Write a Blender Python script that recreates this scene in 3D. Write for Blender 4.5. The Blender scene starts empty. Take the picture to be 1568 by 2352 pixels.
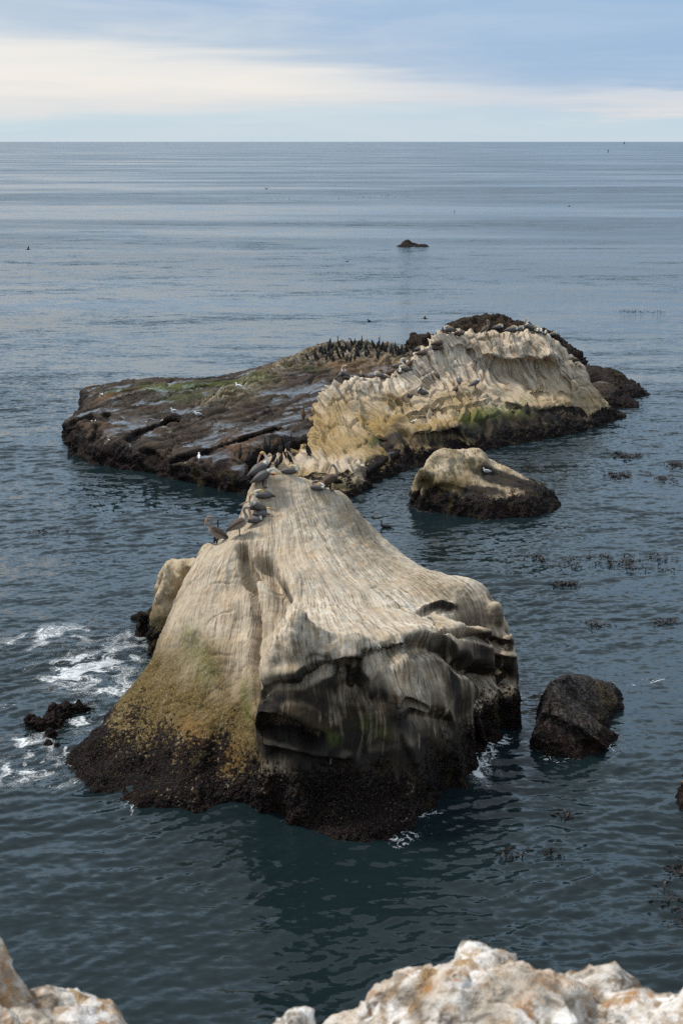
import bpy, bmesh, math, random
import numpy as np
from mathutils import Vector, Matrix
from mathutils.bvhtree import BVHTree

# ----------------------------------------------------------------------------
# camera, sky, sun, exposure
# ----------------------------------------------------------------------------
SC = bpy.context.scene
COL = SC.collection
CAM_H = 16.0
F = 2900.0                      # focal length in pixels of a 1568 x 2352 picture
PITCH = math.atan(852.0 / F)
cam_d = bpy.data.cameras.new('camera')
cam = bpy.data.objects.new('camera', cam_d)
COL.objects.link(cam)
cam.location = (0, 0, CAM_H)
cam.rotation_euler = (math.pi / 2 - PITCH, 0, math.radians(0.0))
cam_d.sensor_fit = 'VERTICAL'
cam_d.sensor_height = 36.0
cam_d.lens = 36.0 * F / 2352.0
cam_d.clip_start = 0.1
cam_d.clip_end = 60000
cam_d.dof.use_dof = True
cam_d.dof.focus_distance = 38.0
cam_d.dof.aperture_fstop = 5.6
SC.camera = cam

SUN_EL, SUN_AZ = math.radians(52), math.radians(-62)     # azimuth from +Y towards +X
SUN_DIR = Vector((math.sin(SUN_AZ) * math.cos(SUN_EL), math.cos(SUN_AZ) * math.cos(SUN_EL), math.sin(SUN_EL)))
sun_d = bpy.data.lights.new('sun', 'SUN')
sun_d.energy = 3.0
sun_d.angle = math.radians(12)
sun_d.color = (1.0, 0.93, 0.83)
sun = bpy.data.objects.new('sun', sun_d)
COL.objects.link(sun)
sun.rotation_euler = SUN_DIR.to_track_quat('Z', 'Y').to_euler()

SC.view_settings.view_transform = 'Standard'
SC.view_settings.look = 'None'
SC.view_settings.gamma = 1
SC.view_settings.use_curve_mapping = False
SC.view_settings.exposure = 0.18
SC.cycles.transparent_max_bounces = 32
SC.cycles.use_denoising = False


class NT:
    """small helper round a node tree"""
    def __init__(self, tree):
        self.t = tree
        tree.nodes.clear()

    def n(self, kind, **kw):
        nd = self.t.nodes.new(kind)
        for k, v in kw.items():
            setattr(nd, k, v)
        return nd

    def l(self, a, b):
        self.t.links.new(a, b)

    def val(self, sock, v):
        if hasattr(v, 'node'):
            self.l(v, sock)
        elif v is not None:
            sock.default_value = v

    def math(self, op, a, b=None, c=None, clamp=False):
        nd = self.n('ShaderNodeMath', operation=op, use_clamp=clamp)
        for i, v in enumerate((a, b, c)):
            if v is not None:
                self.val(nd.inputs[i], v)
        return nd.outputs[0]

    def vmath(self, op, a, b=None):
        nd = self.n('ShaderNodeVectorMath', operation=op)
        self.val(nd.inputs[0], a)
        if b is not None:
            self.val(nd.inputs[1], b)
        return nd.outputs[0]

    def noise(self, vec, scale=1.0, detail=4.0, rough=0.55, dist=0.0):
        nd = self.n('ShaderNodeTexNoise')
        self.l(vec, nd.inputs['Vector'])
        nd.inputs['Scale'].default_value = scale
        nd.inputs['Detail'].default_value = detail
        nd.inputs['Roughness'].default_value = rough
        nd.inputs['Distortion'].default_value = dist
        return nd.outputs[0]

    def voro(self, vec, scale=1.0, feature='F1'):
        nd = self.n('ShaderNodeTexVoronoi', feature=feature)
        self.l(vec, nd.inputs['Vector'])
        nd.inputs['Scale'].default_value = scale
        return nd

    def scaled(self, vec, s):
        return self.vmath('MULTIPLY', vec, s)

    def ramp(self, fac, stops, interp='LINEAR'):
        nd = self.n('ShaderNodeValToRGB')
        nd.color_ramp.interpolation = interp
        el = nd.color_ramp.elements
        while len(el) < len(stops):
            el.new(0.5)
        for e, (p, c) in zip(el, stops):
            e.position = p
            e.color = (*c, 1) if len(c) == 3 else c
        self.l(fac, nd.inputs[0])
        return nd.outputs[0]

    def rng(self, v, a, b, c=0.0, d=1.0, smooth=True):
        nd = self.n('ShaderNodeMapRange')
        nd.interpolation_type = 'SMOOTHSTEP' if smooth else 'LINEAR'
        self.l(v, nd.inputs[0])
        for i, x in enumerate((a, b, c, d)):
            nd.inputs[i + 1].default_value = x
        return nd.outputs[0]

    def mix(self, fac, a, b, blend='MIX'):
        nd = self.n('ShaderNodeMix', data_type='RGBA', blend_type=blend)
        self.val(nd.inputs[0], fac)
        for i, v in ((6, a), (7, b)):
            if hasattr(v, 'node'):
                self.l(v, nd.inputs[i])
            else:
                nd.inputs[i].default_value = (*v, 1)
        return nd.outputs[2]

    def attr(self, name, out='Fac'):
        nd = self.n('ShaderNodeAttribute', attribute_name=name)
        return nd.outputs[out]


def build_world():
    w = bpy.data.worlds.new('World')
    SC.world = w
    w.use_nodes = True
    g = NT(w.node_tree)
    out = g.n('ShaderNodeOutputWorld')
    sky = g.n('ShaderNodeTexSky', sky_type='NISHITA')
    sky.sun_disc = False
    sky.sun_elevation = SUN_EL
    sky.sun_rotation = SUN_AZ
    sky.altitude = 10
    sky.air_density = 1.0
    sky.dust_density = 1.5
    bg1 = g.n('ShaderNodeBackground')
    g.l(sky.outputs[0], bg1.inputs[0])
    bg1.inputs[1].default_value = 0.08
    tc = g.n('ShaderNodeTexCoord')
    d = g.vmath('NORMALIZE', tc.outputs['Generated'])
    sep = g.n('ShaderNodeSeparateXYZ')
    g.l(d, sep.inputs[0])
    x, z = sep.outputs[0], sep.outputs[2]
    # long thin layers of cloud lying near the horizon
    lay = g.noise(g.scaled(d, (2.6, 2.6, 30.0)), 1.0, 6.0, 0.56, 0.5)
    fine = g.noise(g.scaled(d, (7.0, 7.0, 130.0)), 1.0, 4.0, 0.55, 0.2)
    zz = g.math('ADD', z, g.math('MULTIPLY', g.math('SUBTRACT', lay, 0.5), 0.052))
    zz = g.math('ADD', zz, g.math('MULTIPLY', g.math('SUBTRACT', fine, 0.5), 0.026))
    # the upper edge of the bright band sinks towards the right
    zup = g.math('SUBTRACT', 0.055, g.math('MULTIPLY', x, 0.085))
    zup = g.math('MAXIMUM', g.math('MINIMUM', zup, 0.080), 0.034)
    k = g.math('DIVIDE', 0.055, g.math('SUBTRACT', zup, 0.016))
    low = g.math('MINIMUM', zz, 0.016)
    zz = g.math('ADD', low, g.math('MULTIPLY', g.math('MAXIMUM', g.math('SUBTRACT', zz, 0.016), 0.0), k))
    zz = g.math('MINIMUM', zz, g.math('MAXIMUM', z, 0.108))
    col = g.ramp(zz, [(0.0, (0.56, 0.65, 0.72)), (0.010, (0.52, 0.64, 0.72)), (0.018, (0.56, 0.67, 0.73)),
                      (0.028, (0.71, 0.71, 0.71)), (0.042, (0.83, 0.79, 0.74)), (0.058, (0.79, 0.77, 0.74)),
                      (0.080, (0.46, 0.55, 0.66)), (0.11, (0.34, 0.47, 0.65)), (0.14, (0.48, 0.70, 0.95)), (0.19, (0.66, 0.92, 1.20)), (0.34, (0.70, 0.92, 1.13)), (0.48, (0.58, 0.71, 0.86)),
                      (0.66, (0.58, 0.67, 0.77)), (1.0, (0.70, 0.76, 0.83))])
    mottle = g.noise(g.scaled(d, (5.0, 5.0, 40.0)), 1.0, 6.0, 0.62, 0.6)
    col = g.mix(g.rng(mottle, 0.42, 0.68, 0.0, 0.30), col, (0.64, 0.69, 0.74))
    # towards the right the clouds are thinner and bluer
    blue = g.rng(x, -0.10, 0.26)
    band = g.math('MULTIPLY', g.rng(z, 0.006, 0.04), g.rng(z, 0.30, 0.12))
    soft = g.rng(g.noise(g.scaled(d, (3.0, 3.0, 34.0)), 1.0, 4.0, 0.5, 0.4), 0.34, 0.66, 0.55, 1.0)
    col = g.mix(g.math('MULTIPLY', g.math('MULTIPLY', g.math('MULTIPLY', blue, band), soft), 0.75), col, (0.28, 0.44, 0.66))
    bg2 = g.n('ShaderNodeBackground')
    g.l(col, bg2.inputs[0])
    bg2.inputs[1].default_value = 1.0
    mx = g.n('ShaderNodeMixShader')
    mx.inputs[0].default_value = 0.9
    g.l(bg1.outputs[0], mx.inputs[1])
    g.l(bg2.outputs[0], mx.inputs[2])
    g.l(mx.outputs[0], out.inputs[0])


build_world()

# ----------------------------------------------------------------------------
# helpers: viewing rays, noise, meshes
# ----------------------------------------------------------------------------
CP, SP = math.cos(PITCH), math.sin(PITCH)
EYE = np.array([0.0, 0.0, CAM_H])


def ray(u, v):
    a, b = u - 784.0, v - 1176.0
    d = np.array([a, F * CP - b * SP, -F * SP - b * CP])
    return d / np.linalg.norm(d)


def P(u, v, Y=None, z=0.0):
    d = ray(u, v)
    t = (Y / d[1]) if Y is not None else (z - CAM_H) / d[2]
    return EYE + d * t


PERM = np.random.RandomState(7).permutation(256).astype(np.int32)
PERM = np.concatenate([PERM, PERM, PERM])
_g = np.random.RandomState(8).normal(size=(256, 3))
GRAD = (_g / np.linalg.norm(_g, axis=1)[:, None]).astype(np.float32)


def perlin(p, seed=0):
    p = np.asarray(p, dtype=np.float32) + np.float32(seed * 17.31 + 100.5)
    i = np.floor(p).astype(np.int32)
    f = p - i
    i &= 255
    w = f * f * f * (f * (f * 6 - 15) + 10)
    res = 0
    for dx in (0, 1):
        wx = w[:, 0] if dx else 1 - w[:, 0]
        a = PERM[i[:, 0] + dx]
        for dy in (0, 1):
            wy = w[:, 1] if dy else 1 - w[:, 1]
            b = PERM[a + i[:, 1] + dy]
            for dz in (0, 1):
                wz = w[:, 2] if dz else 1 - w[:, 2]
                h = PERM[b + i[:, 2] + dz]
                gr = GRAD[h]
                res = res + wx * wy * wz * (gr[:, 0] * (f[:, 0] - dx) + gr[:, 1] * (f[:, 1] - dy) + gr[:, 2] * (f[:, 2] - dz))
    return res * 1.6


def fbm(p, octv=4, seed=0, gain=0.5):
    p = np.asarray(p, dtype=np.float32)
    s, a = 0, 1.0
    for k in range(octv):
        s = s + a * perlin(p * (2.03 ** k), seed + k * 3)
        a *= gain
    return s


def ridged(p, octv=4, seed=0, gain=0.5):
    p = np.asarray(p, dtype=np.float32)
    s, a = 0, 1.0
    for k in range(octv):
        s = s + a * (1 - np.abs(perlin(p * (2.07 ** k), seed + k * 5)) * 2)
        a *= gain
    return s * 0.5


def sstep(x, a, b):
    t = np.clip((x - a) / (b - a), 0, 1)
    return t * t * (3 - 2 * t)


def np_mesh(name, V, Fq, mat=None, smooth=True):
    me = bpy.data.meshes.new(name)
    Fq = np.asarray(Fq)
    n = Fq.shape[1]
    me.vertices.add(len(V))
    me.vertices.foreach_set('co', np.ascontiguousarray(V, dtype=np.float32).ravel())
    me.loops.add(Fq.size)
    me.loops.foreach_set('vertex_index', Fq.ravel().astype(np.int32))
    me.polygons.add(len(Fq))
    me.polygons.foreach_set('loop_start', np.arange(0, Fq.size, n, dtype=np.int32))
    me.update(calc_edges=True)
    if smooth:
        me.polygons.foreach_set('use_smooth', np.ones(len(Fq), dtype=bool))
    if mat:
        me.materials.append(mat)
    me.validate()
    return me


def set_attr(me, name, data):
    data = np.asarray(data, dtype=np.float32)
    if data.ndim == 2 and data.shape[1] == 4:
        a = me.attributes.new(name, 'FLOAT_COLOR', 'POINT')
        a.data.foreach_set('color', data.ravel())
    elif data.ndim == 2:
        a = me.attributes.new(name, 'FLOAT_VECTOR', 'POINT')
        a.data.foreach_set('vector', data.ravel())
    else:
        a = me.attributes.new(name, 'FLOAT', 'POINT')
        a.data.foreach_set('value', data)


def link(name, me, parent=None, **props):
    o = bpy.data.objects.new(name, me)
    COL.objects.link(o)
    if parent:
        o.parent = parent
    for k, v in props.items():
        o[k] = v
    return o


def remesh(V, Fq, vox):
    me = np_mesh('tmp', V, Fq)
    o = bpy.data.objects.new('tmp', me)
    COL.objects.link(o)
    m = o.modifiers.new('r', 'REMESH')
    m.mode = 'VOXEL'
    m.voxel_size = vox
    m.adaptivity = 0
    dg = bpy.context.evaluated_depsgraph_get()
    ev = o.evaluated_get(dg)
    em = ev.to_mesh()
    nv, nl = len(em.vertices), len(em.loops)
    W = np.empty(nv * 3, dtype=np.float32)
    em.vertices.foreach_get('co', W)
    L = np.empty(nl, dtype=np.int32)
    em.loops.foreach_get('vertex_index', L)
    npoly = len(em.polygons)
    assert nl == npoly * 4, 'remesh not all quads'
    ev.to_mesh_clear()
    bpy.data.objects.remove(o)
    bpy.data.meshes.remove(me)
    return W.reshape(-1, 3).astype(np.float64), L.reshape(-1, 4)


def normals(V, Q):
    a = V[Q[:, 2]] - V[Q[:, 0]]
    b = V[Q[:, 3]] - V[Q[:, 1]]
    fn = np.cross(a, b)
    N = np.zeros_like(V)
    for k in range(4):
        for c in range(3):
            N[:, c] += np.bincount(Q[:, k], fn[:, c], minlength=len(V))
    return N / (np.linalg.norm(N, axis=1)[:, None] + 1e-12)


def laplace(V, Q, it=2, lam=0.5):
    E = np.concatenate([Q[:, [0, 1]], Q[:, [1, 2]], Q[:, [2, 3]], Q[:, [3, 0]]])
    E = np.concatenate([E, E[:, ::-1]])
    cnt = np.bincount(E[:, 0], minlength=len(V)) + 1e-9
    one = V.ndim == 1
    V = V[:, None] if one else V
    for _ in range(it):
        S = np.stack([np.bincount(E[:, 0], V[E[:, 1], c], minlength=len(V)) for c in range(V.shape[1])], 1)
        V = V + lam * (S / cnt[:, None] - V)
    return V[:, 0] if one else V


def rbf(pts, c=0.35, lam=0.02):
    pts = np.asarray(pts, dtype=np.float64)
    X, z = pts[:, :2], pts[:, 2]
    m = z.mean()
    D = np.sqrt(((X[:, None] - X[None]) ** 2).sum(-1) + c * c)
    w = np.linalg.solve(D - lam * np.eye(len(X)), z - m)

    def ev(G):
        out = np.empty(len(G))
        for s in range(0, len(G), 20000):
            g = G[s:s + 20000]
            out[s:s + 20000] = np.sqrt(((g[:, None] - X[None]) ** 2).sum(-1) + c * c) @ w + m
        return out
    return ev


class Rock:
    """A rock: a smooth height surface through surveyed points, remeshed evenly, then carved and weathered."""

    def __init__(self, ctrl, shore, vox=0.06, off=(0.45, 1.3), depth=(-0.7, -1.3), c=0.35, lam=0.02, floor=-0.9, smooth=2, shape=None):
        shore = np.array([p[:2] for p in shore], dtype=np.float64)
        seg = []
        n = len(shore)
        for i in range(n):
            a, b = shore[i], shore[(i + 1) % n]
            k = max(1, int(np.linalg.norm(b - a) / 0.8))
            for t in range(k):
                seg.append(a + (b - a) * t / k)
        seg = np.array(seg)
        area = 0.5 * np.sum(seg[:, 0] * np.roll(seg[:, 1], -1) - seg[:, 1] * np.roll(seg[:, 0], -1))
        tan = np.roll(seg, -1, 0) - np.roll(seg, 1, 0)
        nor = np.stack([tan[:, 1], -tan[:, 0]], 1) * (1 if area > 0 else -1)
        nor /= np.linalg.norm(nor, axis=1)[:, None] + 1e-9
        pts = [tuple(p) for p in ctrl]
        pts += [(x, y, 0.0) for x, y in seg]
        for o, d in zip(off, depth):
            pts += [(x, y, d) for x, y in seg + nor * o]
        P0 = np.array(pts)
        key = np.round(P0[:, :2], 2)
        _, ix = np.unique(key, axis=0, return_index=True)
        ev = rbf(P0[ix], c, lam)
        lo, hi = seg.min(0) - off[-1], seg.max(0) + off[-1]
        nx, ny = int((hi[0] - lo[0]) / vox) + 2, int((hi[1] - lo[1]) / vox) + 2
        gx, gy = np.linspace(lo[0], hi[0], nx), np.linspace(lo[1], hi[1], ny)
        XX, YY = np.meshgrid(gx, gy)
        G = np.stack([XX.ravel(), YY.ravel()], 1)
        H = ev(G)
        if shape:
            H = shape(H)
        H = np.maximum(H, floor)
        top = np.column_stack([G, H])
        bot = np.column_stack([G, np.full(len(G), floor - 0.4)])
        I = np.arange(nx * ny).reshape(ny, nx)
        q = np.stack([I[:-1, :-1], I[:-1, 1:], I[1:, 1:], I[1:, :-1]], -1).reshape(-1, 4)
        ring = np.concatenate([I[0, :-1], I[:-1, -1], I[-1, :0:-1], I[:0:-1, 0]])
        r2 = np.roll(ring, -1)
        off_ = nx * ny
        side = np.stack([r2, ring, ring + off_, r2 + off_], 1)
        V, Q = remesh(np.concatenate([top, bot]), np.concatenate([q, q[:, ::-1] + off_, side]), vox)
        keep = (V[:, 2] > floor + 0.12)[Q].all(1)
        Q = Q[keep]
        used = np.unique(Q)
        mp = np.full(len(V), -1)
        mp[used] = np.arange(len(used))
        self.V, self.Q = V[used], mp[Q]
        self.V = laplace(self.V, self.Q, smooth)
        self.N = normals(self.V, self.Q)
        self.bvh()
        self.att = {}

    def bvh(self):
        self.tree = BVHTree.FromPolygons(self.V.tolist(), self.Q.tolist())

    def hit(self, u, v):
        d = ray(u, v)
        h = self.tree.ray_cast(Vector(EYE), Vector(d), 500)
        if h[0] is None:
            h = self.tree.find_nearest(Vector(EYE + d * 40)) if False else h
        return np.array(h[0]) if h[0] is not None else None

    def line(self, uv, step=6.0):
        out = []
        for i in range(len(uv)):
            a = np.array(uv[i], float)
            b = np.array(uv[min(i + 1, len(uv) - 1)], float)
            k = max(1, int(np.linalg.norm(b - a) / step))
            for t in range(k):
                h = self.hit(*(a + (b - a) * t / k))
                if h is not None:
                    if out and 0.06 < np.linalg.norm(h - out[-1]) < 1.6:      # close the gaps on surfaces seen at a low angle
                        m_ = int(np.linalg.norm(h - out[-1]) / 0.05)
                        p0 = out[-1]
                        out += [p0 + (h - p0) * (i_ / (m_ + 1)) for i_ in range(1, m_ + 1)]
                    out.append(h)
        return np.array(out)

    def dist(self, L, rmax):
        """distance of every vertex to the polyline of points L (only where < rmax)"""
        lo, hi = L.min(0) - rmax, L.max(0) + rmax
        m = np.where(((self.V > lo) & (self.V < hi)).all(1))[0]
        d = np.full(len(self.V), 1e9)
        if len(m):
            best = np.full(len(m), 1e9)
            for p in L:
                best = np.minimum(best, ((self.V[m] - p) ** 2).sum(1))
            d[m] = np.sqrt(best)
        return d

    def carve(self, strokes):
        """each stroke: (pixels, radius m, amount m, direction or None for the local normal, sharpness)"""
        D = np.zeros_like(self.V)
        N = laplace(self.N, self.Q, 6)
        N /= np.linalg.norm(N, axis=1)[:, None] + 1e-9
        for st in strokes:
            uv, r, amt = st[:3]
            dirv = st[3] if len(st) > 3 else None
            pw = st[4] if len(st) > 4 else 2.0
            L = self.line(uv)
            if len(L) == 0:
                continue
            d = self.dist(L, r * 2.2)
            w = np.exp(-(d / r) ** pw)
            if dirv is None:
                D += N * (w * amt)[:, None]
            else:
                D += np.array(dirv, float)[None] * (w * amt)[:, None]
        self.V = self.V + D
        self.N = normals(self.V, self.Q)

    def paint(self, name, strokes):
        a = self.att.setdefault(name, np.zeros(len(self.V)))
        for uv, r, val in strokes:
            L = self.line(uv, 10)
            if len(L) == 0:
                continue
            w = np.exp(-(self.dist(L, r * 2.2) / r) ** 2) * val
            if val > 0:
                a = np.maximum(a, w)
            else:
                a = np.clip(a + w, 0, 2)
        self.att[name] = a
        return a

    def push(self, amount):
        self.V = self.V + self.N * np.asarray(amount)[:, None]
        self.N = normals(self.V, self.Q)

    def finish(self, name, mat, **props):
        me = np_mesh(name, self.V, self.Q, mat)
        for k in ('mussel', 'gold', 'white', 'dark', 'green', 'wet', 'rust'):
            set_attr(me, k, self.att.get(k, np.zeros(len(self.V))))
        set_attr(me, 'flow', self.att.get('flow', self.V))
        self.bvh()
        SURF.append(self)
        self.ob = link(name, me, **props)
        return self.ob


SURF = []
ONLY = None


# ----------------------------------------------------------------------------
# materials
# ----------------------------------------------------------------------------
def rock_material(name, c_dark, c_mid, c_light, c_white=(0.60, 0.56, 0.50), c_gold=(0.155, 0.105, 0.030), fs=(9.0, 0.9, 0.9), size=1.0, mussel_tone=1.0, kc=1.0):
    m = bpy.data.materials.new(name)
    m.use_nodes = True
    g = NT(m.node_tree)
    out = g.n('ShaderNodeOutputMaterial')
    bs = g.n('ShaderNodeBsdfPrincipled')
    g.l(bs.outputs[0], out.inputs[0])
    geo = g.n('ShaderNodeTexCoord')
    pos = geo.outputs['Object']
    flow = g.attr('flow', 'Vector')
    st = g.scaled(flow, fs)
    s1 = g.noise(st, 1.0, 5.0, 0.62, 0.0)
    s2 = g.noise(g.scaled(flow, (fs[0] * 2.4, fs[1] * 3.0, fs[2] * 3.0)), 1.0, 5.0, 0.62, 0.0)
    mott = g.noise(pos, 0.9 / size, 5.0, 0.6)
    fine = g.noise(pos, 14.0 / size, 5.0, 0.65)
    grain = g.noise(pos, 45.0 / size, 3.0, 0.7)
    f = g.math('ADD', g.math('MULTIPLY', s1, 0.62), g.math('MULTIPLY', mott, 0.38))
    patch = g.rng(g.noise(pos, 0.75 / size, 4.0, 0.65, 0.5), 0.40, 0.60)
    f = g.math('ADD', g.math('MULTIPLY', f, 0.70), g.math('MULTIPLY', s2, 0.30))
    f = g.math('ADD', 0.5, g.math('MULTIPLY', g.math('SUBTRACT', f, 0.5), g.math('ADD', 0.55 * kc, g.math('MULTIPLY', patch, 0.6 * kc))))
    base = g.ramp(f, [(0.36, c_dark), (0.46, c_mid), (0.56, c_light), (0.70, c_light)])
    # thin dark cracks between the beds
    crack = g.rng(s2, 0.36, 0.45)
    base = g.mix(g.math('MULTIPLY', g.math('MULTIPLY', g.math('SUBTRACT', 1.0, crack), 0.62), g.math('ADD', 0.35, g.math('MULTIPLY', patch, 0.65))), base, tuple(0.35 * x for x in c_dark))
    tint = g.rng(g.noise(pos, 2.3 / size, 4.0, 0.6, 0.6), 0.48, 0.70)
    base = g.mix(g.math('MULTIPLY', tint, 0.42), base, (0.95 * c_light[0], 0.72 * c_light[1], 0.48 * c_light[2]))
    # lichen, algae, guano, dark wet face with painted-in shade, mussel crust
    gold_f = g.math('MULTIPLY', g.attr('gold'), g.rng(g.math('ADD', g.math('MULTIPLY', fine, 0.6), g.math('MULTIPLY', s1, 0.4)), 0.27, 0.47))
    gold_c = g.mix(g.rng(grain, 0.38, 0.60), tuple(0.16 * x for x in c_gold), c_gold)
    gold_c = g.mix(g.rng(g.noise(pos, 30.0 / size, 3.0, 0.7), 0.58, 0.66), gold_c, tuple(min(1, 2.2 * x + 0.05) for x in c_gold))
    base = g.mix(g.math('MINIMUM', gold_f, 1.0), base, gold_c)
    rust_f = g.math('MULTIPLY', g.attr('rust'), g.rng(fine, 0.42, 0.62))
    base = g.mix(g.math('MINIMUM', rust_f, 1.0), base, (0.36, 0.15, 0.035))
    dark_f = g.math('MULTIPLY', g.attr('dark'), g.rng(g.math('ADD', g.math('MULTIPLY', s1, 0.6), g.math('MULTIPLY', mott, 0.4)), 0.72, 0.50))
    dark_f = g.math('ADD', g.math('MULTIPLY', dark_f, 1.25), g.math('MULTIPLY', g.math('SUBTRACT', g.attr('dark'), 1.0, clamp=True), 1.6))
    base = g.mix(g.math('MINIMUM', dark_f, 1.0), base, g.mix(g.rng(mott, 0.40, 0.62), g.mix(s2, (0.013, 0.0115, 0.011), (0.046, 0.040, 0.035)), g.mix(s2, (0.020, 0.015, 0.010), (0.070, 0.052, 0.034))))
    white_f = g.math('MULTIPLY', g.attr('white'), g.rng(g.math('ADD', g.math('MULTIPLY', g.noise(pos, 4.5 / size, 6.0, 0.72, 0.4), 0.45), g.math('MULTIPLY', s2, 0.55)), 0.45, 0.56))
    base = g.mix(g.math('MINIMUM', g.math('MULTIPLY', white_f, g.math('ADD', 0.45, g.math('MULTIPLY', patch, 0.5))), 0.92), base, c_white)
    green_f = g.math('MULTIPLY', g.attr('green'), g.rng(fine, 0.36, 0.56))
    base = g.mix(g.math('MINIMUM', green_f, 1.0), base, g.mix(grain, (0.03, 0.05, 0.008), (0.11, 0.16, 0.02)))
    vo = g.voro(pos, 15.0 / size)
    vo3 = g.voro(pos, 34.0 / size)
    vo2 = g.noise(pos, 7.0 / size, 5.0, 0.7)
    mt = mussel_tone
    mus = g.mix(vo.outputs['Distance'], (0.014 * mt, 0.0095 * mt, 0.0085 * mt), (0.003, 0.0026, 0.003))
    mus = g.mix(g.rng(vo2, 0.50, 0.66), mus, (0.034 * mt, 0.018 * mt, 0.014 * mt))
    mus = g.mix(g.math('MULTIPLY', g.rng(vo3.outputs['Distance'], 0.22, 0.05), g.rng(g.noise(pos, 1.6 / size, 3.0, 0.6), 0.42, 0.62)), mus, (0.15 * mt, 0.115 * mt, 0.10 * mt))
    mus = g.mix(g.math('MULTIPLY', g.rng(grain, 0.60, 0.68), 0.8), mus, (0.30, 0.26, 0.25))
    mus = g.mix(g.math('MULTIPLY', g.rng(g.noise(pos, 0.8 / size, 4.0, 0.6, 0.8), 0.50, 0.66), 0.5), mus, (0.034 * mt, 0.016 * mt, 0.014 * mt))
    mus = g.mix(g.math('MULTIPLY', g.rng(g.noise(pos, 1.1 / size, 5.0, 0.7, 0.4), 0.56, 0.70), g.rng(vo3.outputs['Distance'], 0.40, 0.10)), mus, (0.16 * mt, 0.14 * mt, 0.12 * mt))
    mus = g.mix(g.math('MULTIPLY', g.rng(g.noise(g.scaled(pos, (3.0, 3.0, 0.9)), 0.6 / size, 4.0, 0.65), 0.56, 0.68), 0.6), mus, (0.055 * mt, 0.045 * mt, 0.014 * mt))
    mu = g.math('MINIMUM', g.attr('mussel'), 1.0)
    vo4 = g.voro(pos, 8.0 / size)
    edge = g.math('ADD', g.math('MULTIPLY', g.math('SUBTRACT', vo2, 0.5), 1.5), g.math('MULTIPLY', g.math('SUBTRACT', vo4.outputs['Distance'], 0.42), 0.35))
    edge = g.math('ADD', edge, g.math('MULTIPLY', g.math('SUBTRACT', fine, 0.5), 0.9))
    mu_e = g.math('MULTIPLY', g.rng(g.math('ADD', mu, edge), 0.34, 0.62), g.rng(mu, 0.02, 0.18))
    base = g.mix(mu_e, base, mus)
    g.l(base, bs.inputs['Base Color'])
    wet = g.math('MINIMUM', g.attr('wet'), 1.0)
    wet_e = g.rng(g.math('ADD', wet, g.math('MULTIPLY', g.math('SUBTRACT', vo2, 0.5), 1.0)), 0.40, 0.56)
    ro = g.math('SUBTRACT', 0.86, g.math('MULTIPLY', mu_e, 0.22))
    ro = g.math('SUBTRACT', ro, g.math('MULTIPLY', g.math('MINIMUM', g.attr('dark'), 1.0), 0.2))
    nd = g.n('ShaderNodeMix', data_type='FLOAT')
    g.l(wet_e, nd.inputs[0])
    g.l(ro, nd.inputs[2])
    nd.inputs[3].default_value = 0.14
    g.l(nd.outputs[0], bs.inputs['Roughness'])
    sp = g.math('MULTIPLY', 0.26, g.math('SUBTRACT', 1.0, g.math('MULTIPLY', g.math('MAXIMUM', mu_e, g.math('MINIMUM', dark_f, 1.0)), 0.72)))
    g.l(g.math('ADD', sp, g.math('MULTIPLY', wet_e, 0.4)), bs.inputs['Specular IOR Level'])
    h = g.math('ADD', g.math('MULTIPLY', s1, 0.05), g.math('MULTIPLY', s2, 0.02))
    h = g.math('ADD', h, g.math('MULTIPLY', fine, 0.016 * size))
    h = g.math('ADD', h, g.math('MULTIPLY', grain, 0.006 * size))
    hm = g.math('ADD', g.math('MULTIPLY', vo.outputs['Distance'], -0.055 * size), g.math('MULTIPLY', vo2, 0.11 * size))
    hm = g.math('ADD', hm, g.math('MULTIPLY', vo3.outputs['Distance'], -0.02 * size))
    h = g.math('ADD', h, g.math('MULTIPLY', hm, mu_e))
    bp = g.n('ShaderNodeBump')
    g.l(g.math('SUBTRACT', 1.0, g.math('MULTIPLY', wet_e, 0.93)), bp.inputs['Strength'])
    bp.inputs['Distance'].default_value = 1.0
    g.l(h, bp.inputs['Height'])
    g.l(bp.outputs[0], bs.inputs['Normal'])
    return m


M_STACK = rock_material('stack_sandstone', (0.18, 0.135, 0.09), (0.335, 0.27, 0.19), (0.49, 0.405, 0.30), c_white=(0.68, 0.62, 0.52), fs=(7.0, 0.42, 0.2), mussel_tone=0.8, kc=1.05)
M_RIDGE = rock_material('pale_ridge_stone', (0.15, 0.11, 0.072), (0.36, 0.285, 0.20), (0.51, 0.42, 0.315), c_white=(0.66, 0.60, 0.515), c_gold=(0.36, 0.235, 0.065), fs=(5.5, 0.45, 0.4), size=1.25, kc=1.7)
M_SHELF = rock_material('tidal_shelf_stone', (0.012, 0.009, 0.008), (0.029, 0.021, 0.016), (0.052, 0.036, 0.025), c_white=(0.42, 0.38, 0.31), c_gold=(0.17, 0.115, 0.05), fs=(3.4, 0.35, 1.0), size=1.1)
M_DARK = rock_material('mussel_covered_stone', (0.016, 0.013, 0.012), (0.032, 0.024, 0.020), (0.055, 0.040, 0.030), c_gold=(0.075, 0.05, 0.014), fs=(5, 5, 5), size=1.0, mussel_tone=1.2)
M_FORE = rock_material('bleached_cliff_stone', (0.20, 0.165, 0.13), (0.40, 0.345, 0.28), (0.56, 0.50, 0.43), c_white=(0.80, 0.78, 0.75), c_gold=(0.46, 0.26, 0.09), fs=(7, 7, 7), size=0.22, kc=1.7)


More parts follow.
